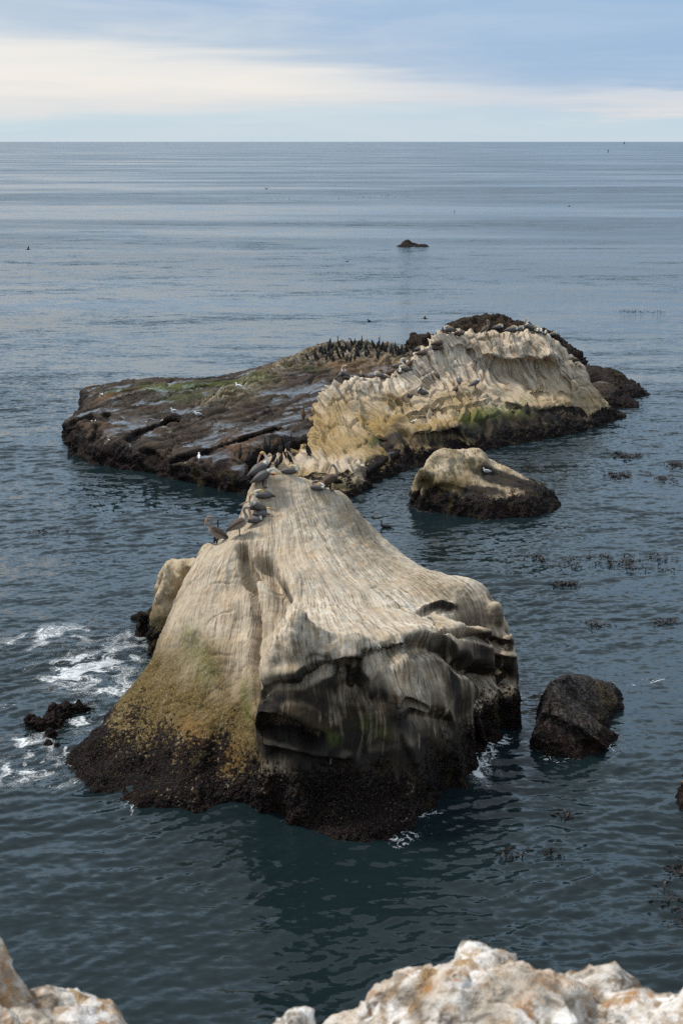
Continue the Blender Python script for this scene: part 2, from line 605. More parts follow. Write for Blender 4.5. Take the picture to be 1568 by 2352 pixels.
def water_material():
    m = bpy.data.materials.new('sea_water')
    m.use_nodes = True
    g = NT(m.node_tree)
    out = g.n('ShaderNodeOutputMaterial')
    bs = g.n('ShaderNodeBsdfPrincipled')
    g.l(bs.outputs[0], out.inputs[0])
    tc = g.n('ShaderNodeTexCoord')
    pos = tc.outputs['Object']
    big = g.noise(g.scaled(pos, (0.004, 0.018, 1.0)), 1.0, 4.0, 0.6, 0.4)
    mid = g.noise(g.scaled(pos, (0.05, 0.11, 1.0)), 1.0, 3.0, 0.6, 0.4)
    bs.inputs['Base Color'].default_value = (0.010, 0.026, 0.031, 1)
    g.l(g.mix(mid, (0.005, 0.0115, 0.0135), (0.010, 0.0195, 0.0225)), bs.inputs['Base Color'])
    bs.inputs['IOR'].default_value = 1.34
    # offshore the wind ripples are too small to see one by one: they become roughness
    off = g.n('ShaderNodeVectorMath', operation='LENGTH')
    g.l(pos, off.inputs[0])
    far = g.rng(off.outputs['Value'], 70.0, 260.0)
    gust = g.rng(g.math('ADD', g.math('MULTIPLY', big, 0.6), g.math('MULTIPLY', g.noise(g.scaled(pos, (0.012, 0.06, 1.0)), 1.0, 5.0, 0.6, 0.3), 0.4)), 0.40, 0.58, 0.35, 1.15)
    g.l(g.math('ADD', 0.07, g.math('MULTIPLY', g.math('MULTIPLY', far, 0.19), gust)), bs.inputs['Roughness'])
    def slope(sc, det, seed):
        nd = g.n('ShaderNodeTexNoise')
        g.l(g.vmath('ADD', g.scaled(pos, sc), (seed, seed * 1.7, 0.0)), nd.inputs['Vector'])
        nd.inputs['Scale'].default_value = 1.0
        nd.inputs['Detail'].default_value = det
        nd.inputs['Roughness'].default_value = 0.55
        nd.inputs['Distortion'].default_value = 0.3
        return g.vmath('SUBTRACT', nd.outputs['Color'], (0.5, 0.5, 0.5))
    st = g.rng(g.math('ADD', g.math('MULTIPLY', big, 0.75), g.math('MULTIPLY', mid, 0.25)), 0.38, 0.62, 0.40, 1.5)
    sl = g.vmath('ADD', g.scaled(slope((0.55, 1.5, 1.0), 3.0, 3.0), (0.40, 0.62, 0.0)), g.scaled(slope((3.2, 7.5, 1.0), 3.0, 9.0), (0.55, 0.85, 0.0)))
    sl = g.vmath('ADD', sl, g.scaled(slope((0.08, 0.24, 1.0), 2.0, 5.0), (0.30, 0.62, 0.0)))
    cs = g.n('ShaderNodeVectorMath', operation='SCALE')
    g.l(sl, cs.inputs[0])
    g.l(g.math('MULTIPLY', st, g.math('SUBTRACT', 1.0, g.math('MULTIPLY', far, 0.10))), cs.inputs['Scale'])
    ge = g.n('ShaderNodeNewGeometry')
    bp = g.n('ShaderNodeVectorMath', operation='NORMALIZE')
    g.l(g.vmath('ADD', ge.outputs['Normal'], cs.outputs[0]), bp.inputs[0])
    g.l(bp.outputs[0], bs.inputs['Normal'])
    return m


M_WATER = water_material()


def plain(name, col, rough=0.7, noise=None, spec=0.3):
    m = bpy.data.materials.new(name)
    m.use_nodes = True
    g = NT(m.node_tree)
    out = g.n('ShaderNodeOutputMaterial')
    bs = g.n('ShaderNodeBsdfPrincipled')
    g.l(bs.outputs[0], out.inputs[0])
    bs.inputs['Roughness'].default_value = rough
    bs.inputs['Specular IOR Level'].default_value = spec
    tc = g.n('ShaderNodeTexCoord')
    nz = g.noise(tc.outputs['Object'], noise or 20.0, 4.0, 0.6)
    g.l(g.mix(nz, tuple(0.7 * c for c in col), tuple(min(1, 1.25 * c) for c in col)), bs.inputs['Base Color'])
    return m


# ----------------------------------------------------------------------------
# sea
# ----------------------------------------------------------------------------
_wr = np.random.RandomState(11)
WAVES = []
for k in range(46):
    lam = 0.26 * (16.0 ** (_wr.rand() ** 1.9))
    th = math.radians(-90 + 14 + _wr.normal() * (24 if lam < 1.2 else 34))
    slope = 0.050 * (1.0 if lam < 0.9 else 0.30)
    WAVES.append((lam, th, slope * lam / (2 * math.pi), _wr.rand() * 6.283))


def wave(x, y):
    wx = x + 0.5 * np.sin(0.31 * y + 0.2 * x) + 0.25 * np.sin(0.83 * x - 0.4 * y)
    wy = y + 0.5 * np.sin(0.27 * x + 0.13 * y + 1.0) + 0.2 * np.sin(0.7 * y + 0.9 * x)
    h = np.zeros_like(x)
    for lam, th, a, ph in WAVES:
        k = 2 * math.pi / lam
        h += a * np.sin(k * (wx * math.cos(th) + wy * math.sin(th)) + ph)
    r = np.sqrt(x * x + y * y)
    calm = 0.75 + 0.45 * np.sin(0.21 * x + 0.9 * np.sin(0.17 * y)) * np.sin(0.33 * y + 0.8 * np.sin(0.23 * x + 2.0))
    return h * calm * (1 - sstep(r, 60, 120))


def build_sea():
    ang = np.concatenate([np.linspace(-180, -40, 36, endpoint=False), np.linspace(-40, -18, 60, endpoint=False),
                          np.linspace(-18, 18, 560, endpoint=False), np.linspace(18, 40, 60, endpoint=False),
                          np.linspace(40, 180, 37)])
    ang = np.radians(ang)
    rad = np.concatenate([np.linspace(0.5, 19, 12, endpoint=False), np.geomspace(19, 88, 690, endpoint=False),
                          np.geomspace(88, 30000, 130)])
    A, R = np.meshgrid(ang, rad)
    X, Y = (R * np.sin(A)).ravel(), (R * np.cos(A)).ravel()
    V = np.column_stack([X, Y, wave(X, Y)])
    ny, nx = A.shape
    I = np.arange(nx * ny).reshape(ny, nx)
    q = np.stack([I[:-1, :-1], I[:-1, 1:], I[1:, 1:], I[1:, :-1]], -1).reshape(-1, 4)
    q = q[:, ::-1]
    me = np_mesh('sea', V, q, M_WATER)
    link('sea', me, kind='structure', label='open grey blue sea with small ripples reaching the horizon')


build_sea()


# ----------------------------------------------------------------------------
# the big sandstone stack in front
# ----------------------------------------------------------------------------
def PY(u, v, Y):
    return P(u, v, Y=Y)


def W0(u, v):
    return P(u, v, z=0.0)


def band(V, z0, z1, seed=0, amp=0.35, freq=0.8):
    """1 below the tide line, 0 above, with an uneven edge"""
    n = fbm(V * freq, 3, seed) * amp
    return 1 - sstep(V[:, 2] + n, z0, z1)


def build_stack():
    ctrl = [PY(*t) for t in [
        # crest and peak
        (585, 1105, 37.6), (612, 1078, 37.8), (650, 1080, 37.8), (700, 1098, 38.0), (760, 1122, 38.2), (800, 1140, 38.2),
        (820, 1170, 38.2), (850, 1215, 38.0), (900, 1262, 37.6), (960, 1297, 37.0), (1020, 1325, 36.4), (1080, 1360, 35.6),
        (1130, 1385, 34.6), (1160, 1410, 33.7), (1177, 1450, 33.2), (1180, 1490, 33.0),
        (1100, 1386, 36.9), (1050, 1364, 37.7), (1140, 1412, 35.9), (1000, 1338, 38.3), (1172, 1450, 34.7), (950, 1314, 38.7), (1080, 1425, 38.6), (1110, 1400, 37.6), (900, 1285, 39.2), (1150, 1440, 36.4), (860, 1245, 39.4),
        # left flank
        (572, 1140, 37.2), (575, 1200, 36.6), (520, 1238, 36.3), (470, 1275, 36.0), (432, 1320, 35.6), (402, 1390, 35.0), (368, 1480, 34.0),
        (330, 1540, 33.6), (275, 1600, 32.7), (205, 1680, 31.7),
        (556, 1216, 37.2), (540, 1222, 37.6), (520, 1230, 37.3), (500, 1240, 37.1), (545, 1222, 38.6), (520, 1232, 38.4), (470, 1268, 37.2), (440, 1305, 36.6),
        (566, 1120, 37.5), (563, 1150, 37.3), (562, 1185, 37.0), (560, 1208, 36.8),
        # cone face
        (520, 1300, 34.6), (470, 1360, 34.0), (520, 1400, 33.2), (450, 1450, 33.0), (400, 1520, 32.6), (500, 1500, 31.9), (560, 1350, 34.2),
        (560, 1450, 32.6), (560, 1550, 31.1), (470, 1600, 30.7), (380, 1620, 31.2), (300, 1680, 30.9), (560, 1650, 29.8), (450, 1700, 29.6),
        (350, 1740, 29.9), (250, 1760, 29.7), (225, 1745, 30.2), (560, 1740, 28.9), (450, 1790, 28.8), (330, 1800, 29.3), (590, 1800, 28.3),
        # plateau
        (640, 1150, 37.0), (700, 1200, 36.2), (780, 1220, 36.8), (640, 1250, 35.2), (720, 1290, 34.2), (820, 1300, 35.0), (900, 1330, 34.6),
        (680, 1360, 32.3), (780, 1380, 32.0), (880, 1390, 32.3), (980, 1380, 33.4), (1060, 1400, 33.6), (640, 1440, 30.3), (720, 1450, 29.7),
        (800, 1440, 29.9), (880, 1440, 30.3), (940, 1430, 31.0), (1020, 1440, 31.8), (1100, 1450, 32.3),
        (620, 1330, 33.2), (630, 1500, 28.9),
        # lip of the front block
        (600, 1565, 28.6), (660, 1555, 28.1), (700, 1550, 27.95), (745, 1522, 28.0), (800, 1508, 28.2), (860, 1502, 28.45), (920, 1486, 29.0), (960, 1470, 29.7), (740, 1490, 28.7), (800, 1475, 28.9), (860, 1468, 29.3),
        # lower bulge right of the niche
        (900, 1520, 29.0), (980, 1530, 29.5), (1040, 1560, 29.9), (960, 1590, 28.8), (1040, 1620, 29.6), (1085, 1590, 30.6), (900, 1580, 28.45),
        (1080, 1500, 31.6), (1140, 1530, 32.3), (1160, 1480, 32.6), (1120, 1500, 32.0),
        # front wall
        (610, 1620, 28.25), (660, 1620, 27.95), (720, 1600, 27.85), (780, 1600, 28.0), (840, 1610, 28.05), (900, 1650, 28.2), (980, 1680, 28.5), (1050, 1690, 29.3),
        (640, 1720, 28.1), (720, 1720, 27.85), (800, 1720, 27.9), (880, 1740, 27.95), (960, 1760, 28.15), (1030, 1760, 29.0),
        (660, 1800, 27.95), (740, 1820, 27.6), (820, 1830, 27.5), (900, 1830, 27.6), (980, 1820, 28.1),
        (1110, 1640, 31.3), (1140, 1610, 32.6), (1165, 1560, 33.8),
    ]]
    front = [W0(*t) for t in [(148, 1735), (165, 1780), (200, 1818), (300, 1852), (450, 1872), (560, 1882), (650, 1898), (720, 1918),
                              (800, 1938), (900, 1934), (960, 1903), (1022, 1850), (1070, 1785), (1112, 1705), (1158, 1618), (1184, 1556)]]
    back = [(5.4, 37.5), (3.6, 39.6), (1.2, 40.6), (-1.0, 40.9), (-3.0, 40.4), (-4.6, 39.0), (-5.4, 37.2), (-6.2, 35.2), (-6.9, 33.0)]
    R = Rock(ctrl, front + [np.array([a, b, 0]) for a, b in back], vox=0.043, c=0.3, lam=0.012, off=(0.3, 1.0))
    inn = (0, 1, 0)
    R.carve([
        # crease between the cone and the block
        ([(556, 1255), (568, 1300), (582, 1350), (592, 1405), (586, 1450), (580, 1500), (586, 1560), (588, 1610)], 0.16, -0.55, None, 3.0),
        ([(605, 1290), (622, 1340), (640, 1375), (654, 1400)], 0.22, -0.60),
        ([(600, 1340), (610, 1390), (612, 1430)], 0.22, 0.16),
        ([(668, 1330), (672, 1370), (676, 1400)], 0.30, 0.16),
        # undercut below the lip
        ([(750, 1536), (800, 1526), (824, 1523), (861, 1515), (895, 1508), (931, 1495)], 0.16, 0.40, inn, 2.6),
        ([(945, 1490), (983, 1478), (1015, 1482), (1041, 1496), (1064, 1518), (1090, 1550)], 0.22, -0.58, None, 2.6),
        ([(1098, 1575), (1102, 1620), (1106, 1665), (1110, 1700)], 0.17, -0.42, None, 3.0),
        ([(750, 1500), (800, 1486), (860, 1480), (920, 1465), (960, 1452)], 0.24, 0.10),
        # thin ledges on the right lobe
        ([(965, 1408), (985, 1400), (1015, 1391), (1035, 1399)], 0.09, -0.20, None, 3.0),
        ([(965, 1395), (985, 1388), (1015, 1378), (1040, 1388)], 0.14, 0.10),
        ([(994, 1421), (1015, 1440), (1046, 1453), (1085, 1460), (1116, 1467), (1145, 1480), (1179, 1486)], 0.10, -0.28, None, 3.0),
        ([(1000, 1410), (1020, 1427), (1050, 1440), (1090, 1447), (1120, 1454), (1160, 1468)], 0.16, 0.12),
        ([(1140, 1500), (1165, 1505), (1180, 1508)], 0.12, 0.10),
        ([(1100, 1562), (1130, 1570), (1160, 1565)], 0.26, 0.50, inn),
        # niche and its hood
        ([(800, 1550), (800, 1585)], 0.29, 0.60, inn, 4.0),
        ([(783, 1530), (781, 1560)], 0.13, 0.25, inn),
        ([(756, 1545), (768, 1520), (788, 1504), (812, 1504), (835, 1522), (850, 1552), (852, 1585)], 0.13, -0.20, inn),
        ([(808, 1525), (808, 1560), (806, 1590)], 0.07, -0.16, inn),
        ([(725, 1545), (700, 1560)], 0.14, -0.12),
        # brow on the left of the block
        ([(593, 1604), (612, 1585), (633, 1574), (661, 1573), (693, 1573), (716, 1555), (730, 1538)], 0.07, -0.17, None, 3.0),
        ([(610, 1560), (650, 1548), (690, 1545)], 0.20, 0.10),
        ([(700, 1548), (706, 1556)], 0.11, -0.16),
        # cave
        ([(610, 1672), (650, 1676), (690, 1690), (722, 1702)], 0.26, 1.15, inn, 4.0),
        ([(605, 1662), (640, 1664)], 0.24, 0.45, inn, 3.0),
        ([(585, 1660), (598, 1634), (640, 1622), (690, 1640), (730, 1672), (758, 1712)], 0.17, -0.20, inn),
        ([(600, 1700), (660, 1712), (710, 1722), (790, 1742)], 0.13, -0.16, inn),
        ([(640, 1738), (710, 1748), (790, 1762)], 0.16, 0.22, inn),
        # pocket and column further right
        ([(932, 1617), (955, 1624), (980, 1634)], 0.10, 0.34, inn, 2.6),
        ([(945, 1655), (985, 1665), (1020, 1672)], 0.28, 0.40, inn),
        ([(915, 1590), (920, 1640), (930, 1680), (943, 1712), (958, 1745)], 0.12, -0.24, inn),
        ([(985, 1720), (1010, 1760)], 0.35, 0.30, inn),
        ([(870, 1620), (868, 1700), (872, 1760)], 0.25, 0.16, inn),
        ([(822, 1640), (826, 1700), (830, 1740)], 0.12, 0.14, inn),
        ([(693, 1767), (705, 1800), (724, 1838)], 0.14, -0.14),
        ([(740, 1780), (760, 1840)], 0.30, -0.20),
        # cone grooves
        ([(500, 1260), (505, 1330), (500, 1400)], 0.14, -0.07),
        ([(530, 1290), (528, 1360)], 0.10, -0.06),
        ([(440, 1480), (470, 1560), (490, 1600)], 0.35, -0.16),
        ([(345, 1530), (372, 1500), (392, 1450)], 0.25, 0.08),
    ])
    V = R.V
    o = PY(620, 1085, 39.5)
    dx, dy = V[:, 0] - o[0], o[1] - V[:, 1]
    wob = fbm(V * 0.4, 2, 3) * 0.022
    th = (np.arctan2(dx, dy + 1.0) + wob) * 1.6
    r = np.sqrt(dx * dx + dy * dy)
    flow = np.stack([th * 7.0, r + 1.0 * (5 - V[:, 2]), V[:, 2] * 0.6], 1)
    R.att['flow'] = flow
    cone = np.clip(R.paint('cone', [([(520, 1290), (500, 1400), (480, 1500)], 1.1, 1.0), ([(440, 1450), (400, 1560)], 1.0, 1.0),
                                    ([(560, 1400), (560, 1600), (500, 1650)], 0.9, 1.0), ([(300, 1700), (450, 1720), (560, 1750)], 1.0, 1.0)]), 0, 1)
    mus = band(V, 0.10, 1.75, 1, 0.5, 0.8)
    facing = np.clip(-R.N[:, 1], 0, 1)
    right = sstep(V[:, 0], -2.2, -1.0)
    mus2 = (1 - sstep(V[:, 2] + fbm(V * 0.6, 3, 5) * 0.5, 0.5, 1.7)) * right * 0.8
    M = np.clip(np.maximum(mus, mus2), 0, 1)
    R.att['mussel'] = M
    up = np.clip(R.N[:, 2], 0, 1)
    dark = right * 0.76 * sstep(0.70 - up + fbm(V * 0.9, 3, 9) * 0.18, 0.10, 0.62) * (1 - sstep(V[:, 1], 34.5, 36.5))  # dark wet rock, plus shade painted onto faces turned from the sky
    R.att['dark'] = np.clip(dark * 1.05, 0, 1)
    R.paint('dark', [([(610, 1672), (650, 1676), (690, 1690), (722, 1702)], 0.75, 1.9), ([(640, 1610), (720, 1590), (780, 1620)], 0.35, 0.8), ([(800, 1540), (800, 1620), (820, 1700)], 0.5, 1.0), ([(700, 1760), (800, 1780), (900, 1760)], 0.8, 1.0),  # shade painted into the cave, niche, undercuts and creases of the dark face
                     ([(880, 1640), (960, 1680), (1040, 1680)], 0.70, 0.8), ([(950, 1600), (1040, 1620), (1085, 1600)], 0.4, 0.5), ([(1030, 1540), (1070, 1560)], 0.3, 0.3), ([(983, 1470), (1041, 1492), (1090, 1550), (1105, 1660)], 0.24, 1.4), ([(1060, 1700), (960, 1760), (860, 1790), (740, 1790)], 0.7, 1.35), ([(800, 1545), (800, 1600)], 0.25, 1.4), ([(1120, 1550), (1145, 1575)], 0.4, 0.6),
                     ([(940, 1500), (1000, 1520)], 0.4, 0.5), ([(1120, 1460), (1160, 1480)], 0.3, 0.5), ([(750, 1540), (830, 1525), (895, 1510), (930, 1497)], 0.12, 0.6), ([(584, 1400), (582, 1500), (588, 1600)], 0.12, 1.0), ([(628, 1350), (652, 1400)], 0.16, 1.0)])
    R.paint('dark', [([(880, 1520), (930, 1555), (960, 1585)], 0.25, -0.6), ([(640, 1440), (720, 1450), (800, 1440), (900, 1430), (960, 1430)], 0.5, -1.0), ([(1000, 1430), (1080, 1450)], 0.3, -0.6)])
    gold = (1 - sstep(V[:, 2] + fbm(V * 0.5, 3, 12) * 0.6, 1.1, 3.3)) * (1 - sstep(V[:, 0], -2.3, -1.6)) * sstep(V[:, 2], 0.2, 0.7)
    R.att['gold'] = np.clip(gold * 1.25, 0, 1)
    R.paint('gold', [([(470, 1500), (500, 1560), (520, 1620)], 0.5, 0.9), ([(1000, 1500), (1025, 1560), (1050, 1590)], 0.10, 0.6),
                     ([(800, 1180), (860, 1260), (900, 1300)], 0.8, 0.45), ([(960, 1320), (1050, 1360)], 0.6, 0.5)])
    R.paint('green', [([(430, 1450), (470, 1540)], 0.35, 0.55), ([(560, 1560), (570, 1640)], 0.2, 0.5), ([(740, 1690), (770, 1700)], 0.18, 0.7),
                      ([(830, 1660), (880, 1680)], 0.2, 0.5)])
    R.paint('rust', [([(420, 1680), (440, 1720), (520, 1740)], 0.45, 0.75), ([(870, 1640), (900, 1600)], 0.22, 0.6), ([(1010, 1450), (1020, 1456)], 0.12, 0.6)])
    w = sstep(up, 0.40, 0.80) * (1 - M) * (0.62 + 0.35 * fbm(V * 0.5, 2, 20)) * right + 0.25 * (1 - right) * sstep(V[:, 2], 2.4, 3.6)
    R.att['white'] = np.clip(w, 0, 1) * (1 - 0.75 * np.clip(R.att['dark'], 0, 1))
    R.paint('white', [([(740, 1505), (800, 1490), (860, 1486), (920, 1470)], 0.32, 0.95), ([(880, 1520), (930, 1560), (960, 1590)], 0.3, 0.75),
                      ([(640, 1450), (720, 1460), (780, 1440)], 0.7, 0.8), ([(800, 1500), (806, 1600)], 0.08, 0.8), ([(790, 1505), (830, 1520)], 0.12, 0.8),
                      ([(860, 1370), (960, 1400), (940, 1430)], 0.7, 0.7), ([(1010, 1420), (1060, 1440)], 0.25, 0.8), ([(600, 1320), (610, 1350)], 0.22, 0.8),
                      ([(640, 1110), (720, 1180), (760, 1260)], 0.8, 0.55), ([(690, 1640), (740, 1690)], 0.12, 0.5), ([(500, 1255), (505, 1290)], 0.2, 0.7),
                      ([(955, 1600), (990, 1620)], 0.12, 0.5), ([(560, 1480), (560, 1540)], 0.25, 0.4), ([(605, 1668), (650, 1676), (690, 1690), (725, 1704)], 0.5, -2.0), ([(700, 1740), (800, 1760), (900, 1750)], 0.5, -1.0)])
    # relief: beds along the flow, soft swells, crust at the water
    bed = fbm(flow * np.array([2.6, 0.10, 0.1]), 3, 30) - np.clip(1 - np.abs(perlin(flow * np.array([1.7, 0.09, 0.1]), 35)) * 5, 0, 1) * 0.9
    smooth = 1 - 0.72 * np.clip(R.att['dark'], 0, 1) - 0.55 * np.clip(R.att.get('cone', 0), 0, 1)
    swell = fbm(V * 0.55, 3, 33) * 0.10
    pits = np.clip(ridged(V * 3.2, 2, 40) - 0.35, 0, 1)
    crust = fbm(V * 1.3, 5, 50, 0.62) * 0.13 + ridged(V * 5.0, 3, 55) * 0.06 - 0.10
    goldz = np.clip(R.att['gold'], 0, 1)
    crk = np.clip(1 - np.abs(perlin(V * np.array([0.5, 0.55, 0.9]), 71)) * 22, 0, 1) * sstep(perlin(V * 0.5, 73), 0.0, 0.3)
    chip = np.clip(ridged(V * np.array([1.6, 1.6, 2.4]), 3, 75, 0.6) - 0.35, 0, 1)
    R.push((1 - M) * (-0.06 * crk - 0.05 * chip * (1 - 0.5 * np.clip(R.att['dark'], 0, 1)) + fbm(V * 2.4, 4, 77, 0.6) * 0.022 + bed * 0.026 * np.clip(smooth, 0.15, 1) + swell - goldz * (np.clip(ridged(V * 4.0, 2, 60) - 0.25, 0, 1) * 0.10)) + M * (crust + swell))
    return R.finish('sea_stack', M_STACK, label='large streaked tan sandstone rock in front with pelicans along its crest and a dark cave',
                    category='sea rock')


build_stack()
STACK = SURF[-1]


# ----------------------------------------------------------------------------
# other rocks
# ----------------------------------------------------------------------------
def polar_shore(pts):
    return [np.array([a, b, 0.0]) for a, b in pts]


def build_knob():
    ctrl = [PY(*t) for t in [(385, 1300, 38.9), (405, 1292, 39.0), (432, 1294, 39.2), (455, 1275, 38.8), (490, 1250, 38.6), (378, 1330, 38.6), (400, 1330, 38.2),
                             (376, 1308, 39.0), (374, 1345, 38.6), (395, 1294, 39.5), (405, 1291, 40.0), (425, 1291, 39.8), (445, 1286, 39.6), (380, 1300, 39.8), (400, 1315, 38.9), (425, 1312, 38.9), (370, 1360, 38.7), (395, 1370, 37.9), (350, 1375, 39.2), (330, 1395, 39.6), (385, 1410, 37.9), (355, 1410, 38.4), (430, 1330, 38.0)]]
    shore = [W0(296, 1418), (W0(330, 1440)), W0(362, 1458), (np.array([-4.4, 37.2, 0])), np.array([-3.2, 37.6, 0]), np.array([-2.6, 39.4, 0]),
             np.array([-3.4, 41.3, 0]), np.array([-5.4, 42.0, 0]), np.array([-6.6, 41.8, 0])]
    R = Rock(ctrl, shore, vox=0.06, c=0.3)
    R.carve([([(432, 1305), (428, 1335)], 0.10, -0.15), ([(360, 1385), (392, 1378)], 0.12, -0.14)])
    V = R.V
    M = band(V, 0.75, 1.25, 2, 0.4)
    R.att['mussel'] = M
    R.att['flow'] = np.stack([V[:, 0] * 1.5 + V[:, 1] * 0.4, V[:, 2], V[:, 2]], 1)
    R.att['gold'] = 0.8 * band(V, 1.2, 2.2, 5, 0.5)
    R.paint('white', [([(385, 1300), (400, 1330)], 0.45, 0.8)])
    R.paint('green', [([(460, 1275), (425, 1320)], 0.25, 0.3)])
    pits = ridged(V * 2.2, 3, 3)
    R.push((1 - M) * (fbm(V * 1.6, 4, 6) * 0.10 - np.clip(pits - 0.62, 0, 1) * 0.25) + M * (fbm(V * 3, 4, 7, 0.6) * 0.13))
    R.finish('sea_rock', M_RIDGE_NEAR, label='small pale pitted rock with a black foot half hidden behind the large front rock', category='sea rock')


M_RIDGE_NEAR = rock_material('pale_knob_stone', (0.16, 0.11, 0.06), (0.34, 0.26, 0.155), (0.49, 0.40, 0.28), c_white=(0.62, 0.55, 0.44), fs=(4, 1.2, 1.2), size=1.1, kc=1.4)
build_knob()


def build_shelf():
    ctrl = [PY(*t) for t in [
        # front edge top
        (156, 988, 66.6), (165, 1000, 65.8), (210, 1008, 64.6), (280, 1020, 63.2), (340, 1032, 62.3), (400, 1052, 60.9), (460, 1066, 60.0), (520, 1078, 59.2), (570, 1086, 58.8),
        (160, 1020, 65.5), (200, 1040, 64.2), (300, 1055, 62.4), (400, 1082, 60.2), (500, 1105, 58.8),
        # left side and far edge
        (152, 980, 67.8), (185, 965, 69.5), (212, 948, 71.0), (216, 918, 74.0), (224, 905, 75.2), (270, 893, 76.2), (350, 886, 77.0), (430, 882, 77.6), (500, 880, 78.4), (560, 872, 79.4),
        # surface
        (250, 960, 69.2), (300, 930, 72.3), (380, 905, 75.0), (330, 985, 66.8), (420, 960, 68.8), (300, 1000, 65.4), (460, 930, 72.0), (400, 1020, 63.4), (480, 1020, 63.3), (560, 1030, 62.2), (620, 1000, 64.6),
        (540, 980, 66.7), (600, 950, 69.5), (660, 960, 68.4), (700, 930, 71.4), (650, 905, 74.3), (720, 895, 75.6), (560, 905, 75.0), (500, 895, 76.2),
        # slabby hump in the middle
        (300, 985, 66.2), (350, 965, 67.9), (400, 955, 68.6), (440, 950, 69.2),
        # upturned beds with the cormorants
        (505, 930, 71.2), (540, 905, 73.8), (580, 880, 76.6), (610, 866, 78.2), (640, 850, 80.0), (680, 832, 82.2), (700, 826, 83.0), (725, 812, 84.0), (755, 796, 85.4), (800, 792, 86.2), (850, 798, 86.4), (900, 803, 86.4), (935, 812, 86.0),
        (740, 840, 81.6), (800, 830, 82.8), (860, 830, 83.0), (900, 835, 82.0), (760, 865, 78.6), (850, 855, 79.8), (700, 860, 78.4), (640, 885, 76.2),
    ]]
    ctrl += [PY(u, v, Y) - np.array([0, 0, 1.9]) for u, v, Y in [(760, 1060, 59.5), (640, 1060, 60.2), (640, 1095, 58.6), (600, 1075, 59.2), (680, 1040, 61.6), (640, 1038, 61.4), (720, 1060, 60.4), (700, 1010, 64.0)]]
    shore = [W0(*t) for t in [(156, 1012), (166, 1050), (200, 1066), (260, 1078), (330, 1088), (400, 1106), (470, 1122), (540, 1137), (580, 1143), (640, 1148)]]
    shore += polar_shore([(0.5, 57.5), (3.5, 63), (6.5, 72), (8.5, 80), (9.0, 86), (7.0, 91.0), (3.0, 91.5), (-2.0, 90.0), (-5.5, 86.5), (-8.5, 83), (-13, 81.5), (-17.0, 79.8), (-16.2, 75.5), (-15.6, 72.5), (-16.0, 69.5)])
    R = Rock(ctrl, shore, vox=0.09, off=(0.4, 1.4), c=0.25, lam=0.02, smooth=1,
             shape=lambda H: np.where((H > 0) & (H < 1.15), 1.15 * (np.clip(H, 0, 2) / 1.15) ** 0.42, H))
    R.carve([([(160, 988), (180, 975), (203, 962)], 1.1, -0.38, (0, 0, 1), 4.0), ([(216, 1012), (230, 975), (245, 950)], 0.25, -0.25), ([(330, 1035), (345, 1060)], 0.4, -0.35), ([(300, 1010), (330, 990), (400, 965)], 0.3, -0.30, (0, 0, 1), 3.0), ([(400, 1060), (520, 1020), (640, 985)], 0.25, -0.25, (0, 0, 1), 3.0), ([(500, 935), (560, 925), (640, 910)], 0.35, -0.2, (0, 0, 1), 3.0)])
    V = R.V
    strike = np.array([0.69, 0.724])
    s = V[:, 0] * strike[1] - V[:, 1] * strike[0]         # across the beds
    t = V[:, 0] * strike[0] + V[:, 1] * strike[1]         # along the beds
    q = s + fbm(V * 0.22, 3, 4) * 0.7
    R.att['flow'] = np.stack([q * 1.0, t, V[:, 2]], 1)
    up = np.clip(R.N[:, 2], 0, 1)
    top = sstep(up, 0.60, 0.90)
    ridge = R.paint('ridge', [([(505, 925), (560, 890), (610, 866), (680, 835), (755, 800), (850, 802), (930, 815)], 1.2, 1.0), ([(760, 830), (850, 830), (900, 830)], 2.0, 0.9)])
    ridge = np.clip(ridge, 0, 1)
    # uneven beds: a saw profile across the strike
    ph = q / 1.15
    saw = (ph - np.floor(ph))
    saw = np.where(saw < 0.82, saw / 0.82, (1 - saw) / 0.18)
    ph2 = q / 0.42 + fbm(V * 0.5, 2, 8)
    saw2 = np.abs(ph2 - np.floor(ph2) - 0.5) * 2
    amp = (0.5 + 0.5 * fbm(V * 0.16, 2, 14))
    jag = ridged(np.stack([q * 1.6, t * 0.45, V[:, 2] * 0.6], 1), 3, 21)
    cr1 = np.clip(1 - np.abs(perlin(np.stack([q * 0.45, t * 0.14, V[:, 2] * 0], 1), 90)) * 16, 0, 1)
    cr2 = np.clip(1 - np.abs(perlin(np.stack([q * 0.25, t * 0.4, V[:, 2] * 0], 1), 93)) * 22, 0, 1)
    d = top * (0.24 * saw * amp + 0.07 * saw2 + fbm(V * 1.5, 5, 17, 0.68) * 0.08 - 0.26 * cr1 - 0.20 * cr2)
    d += ridge * (jag * 0.80 - 0.12)
    side = 1 - top
    d += side * (fbm(V * 1.4, 5, 18, 0.62) * 0.20 + (ridged(V * 1.1, 3, 19) - 0.5) * 0.20 - 0.24)
    wetf = top * (1 - ridge) * sstep(fbm(np.stack([q * 1.3, t * 0.30, V[:, 2] * 0], 1), 4, 70, 0.6) - saw * 0.25, -0.05, 0.20)
    R.att['wet'] = np.clip(wetf * 0.85, 0, 1)
    R.paint('wet', [([(630, 905), (700, 900), (725, 890)], 1.1, 0.95), ([(560, 1000), (640, 975), (690, 960)], 0.9, 0.72), ([(480, 905), (560, 897)], 0.9, 0.62),
                    ([(600, 1030), (640, 1010)], 0.9, 0.75), ([(362, 896), (374, 900)], 0.38, 1.1), ([(318, 929), (345, 930)], 0.36, 1.1), ([(405, 946), (415, 950)], 0.36, 1.0),
                    ([(320, 984), (345, 986)], 0.4, 1.0), ([(470, 1050), (520, 1040)], 0.5, 0.75), ([(540, 1078), (580, 1084)], 0.5, 0.8)])
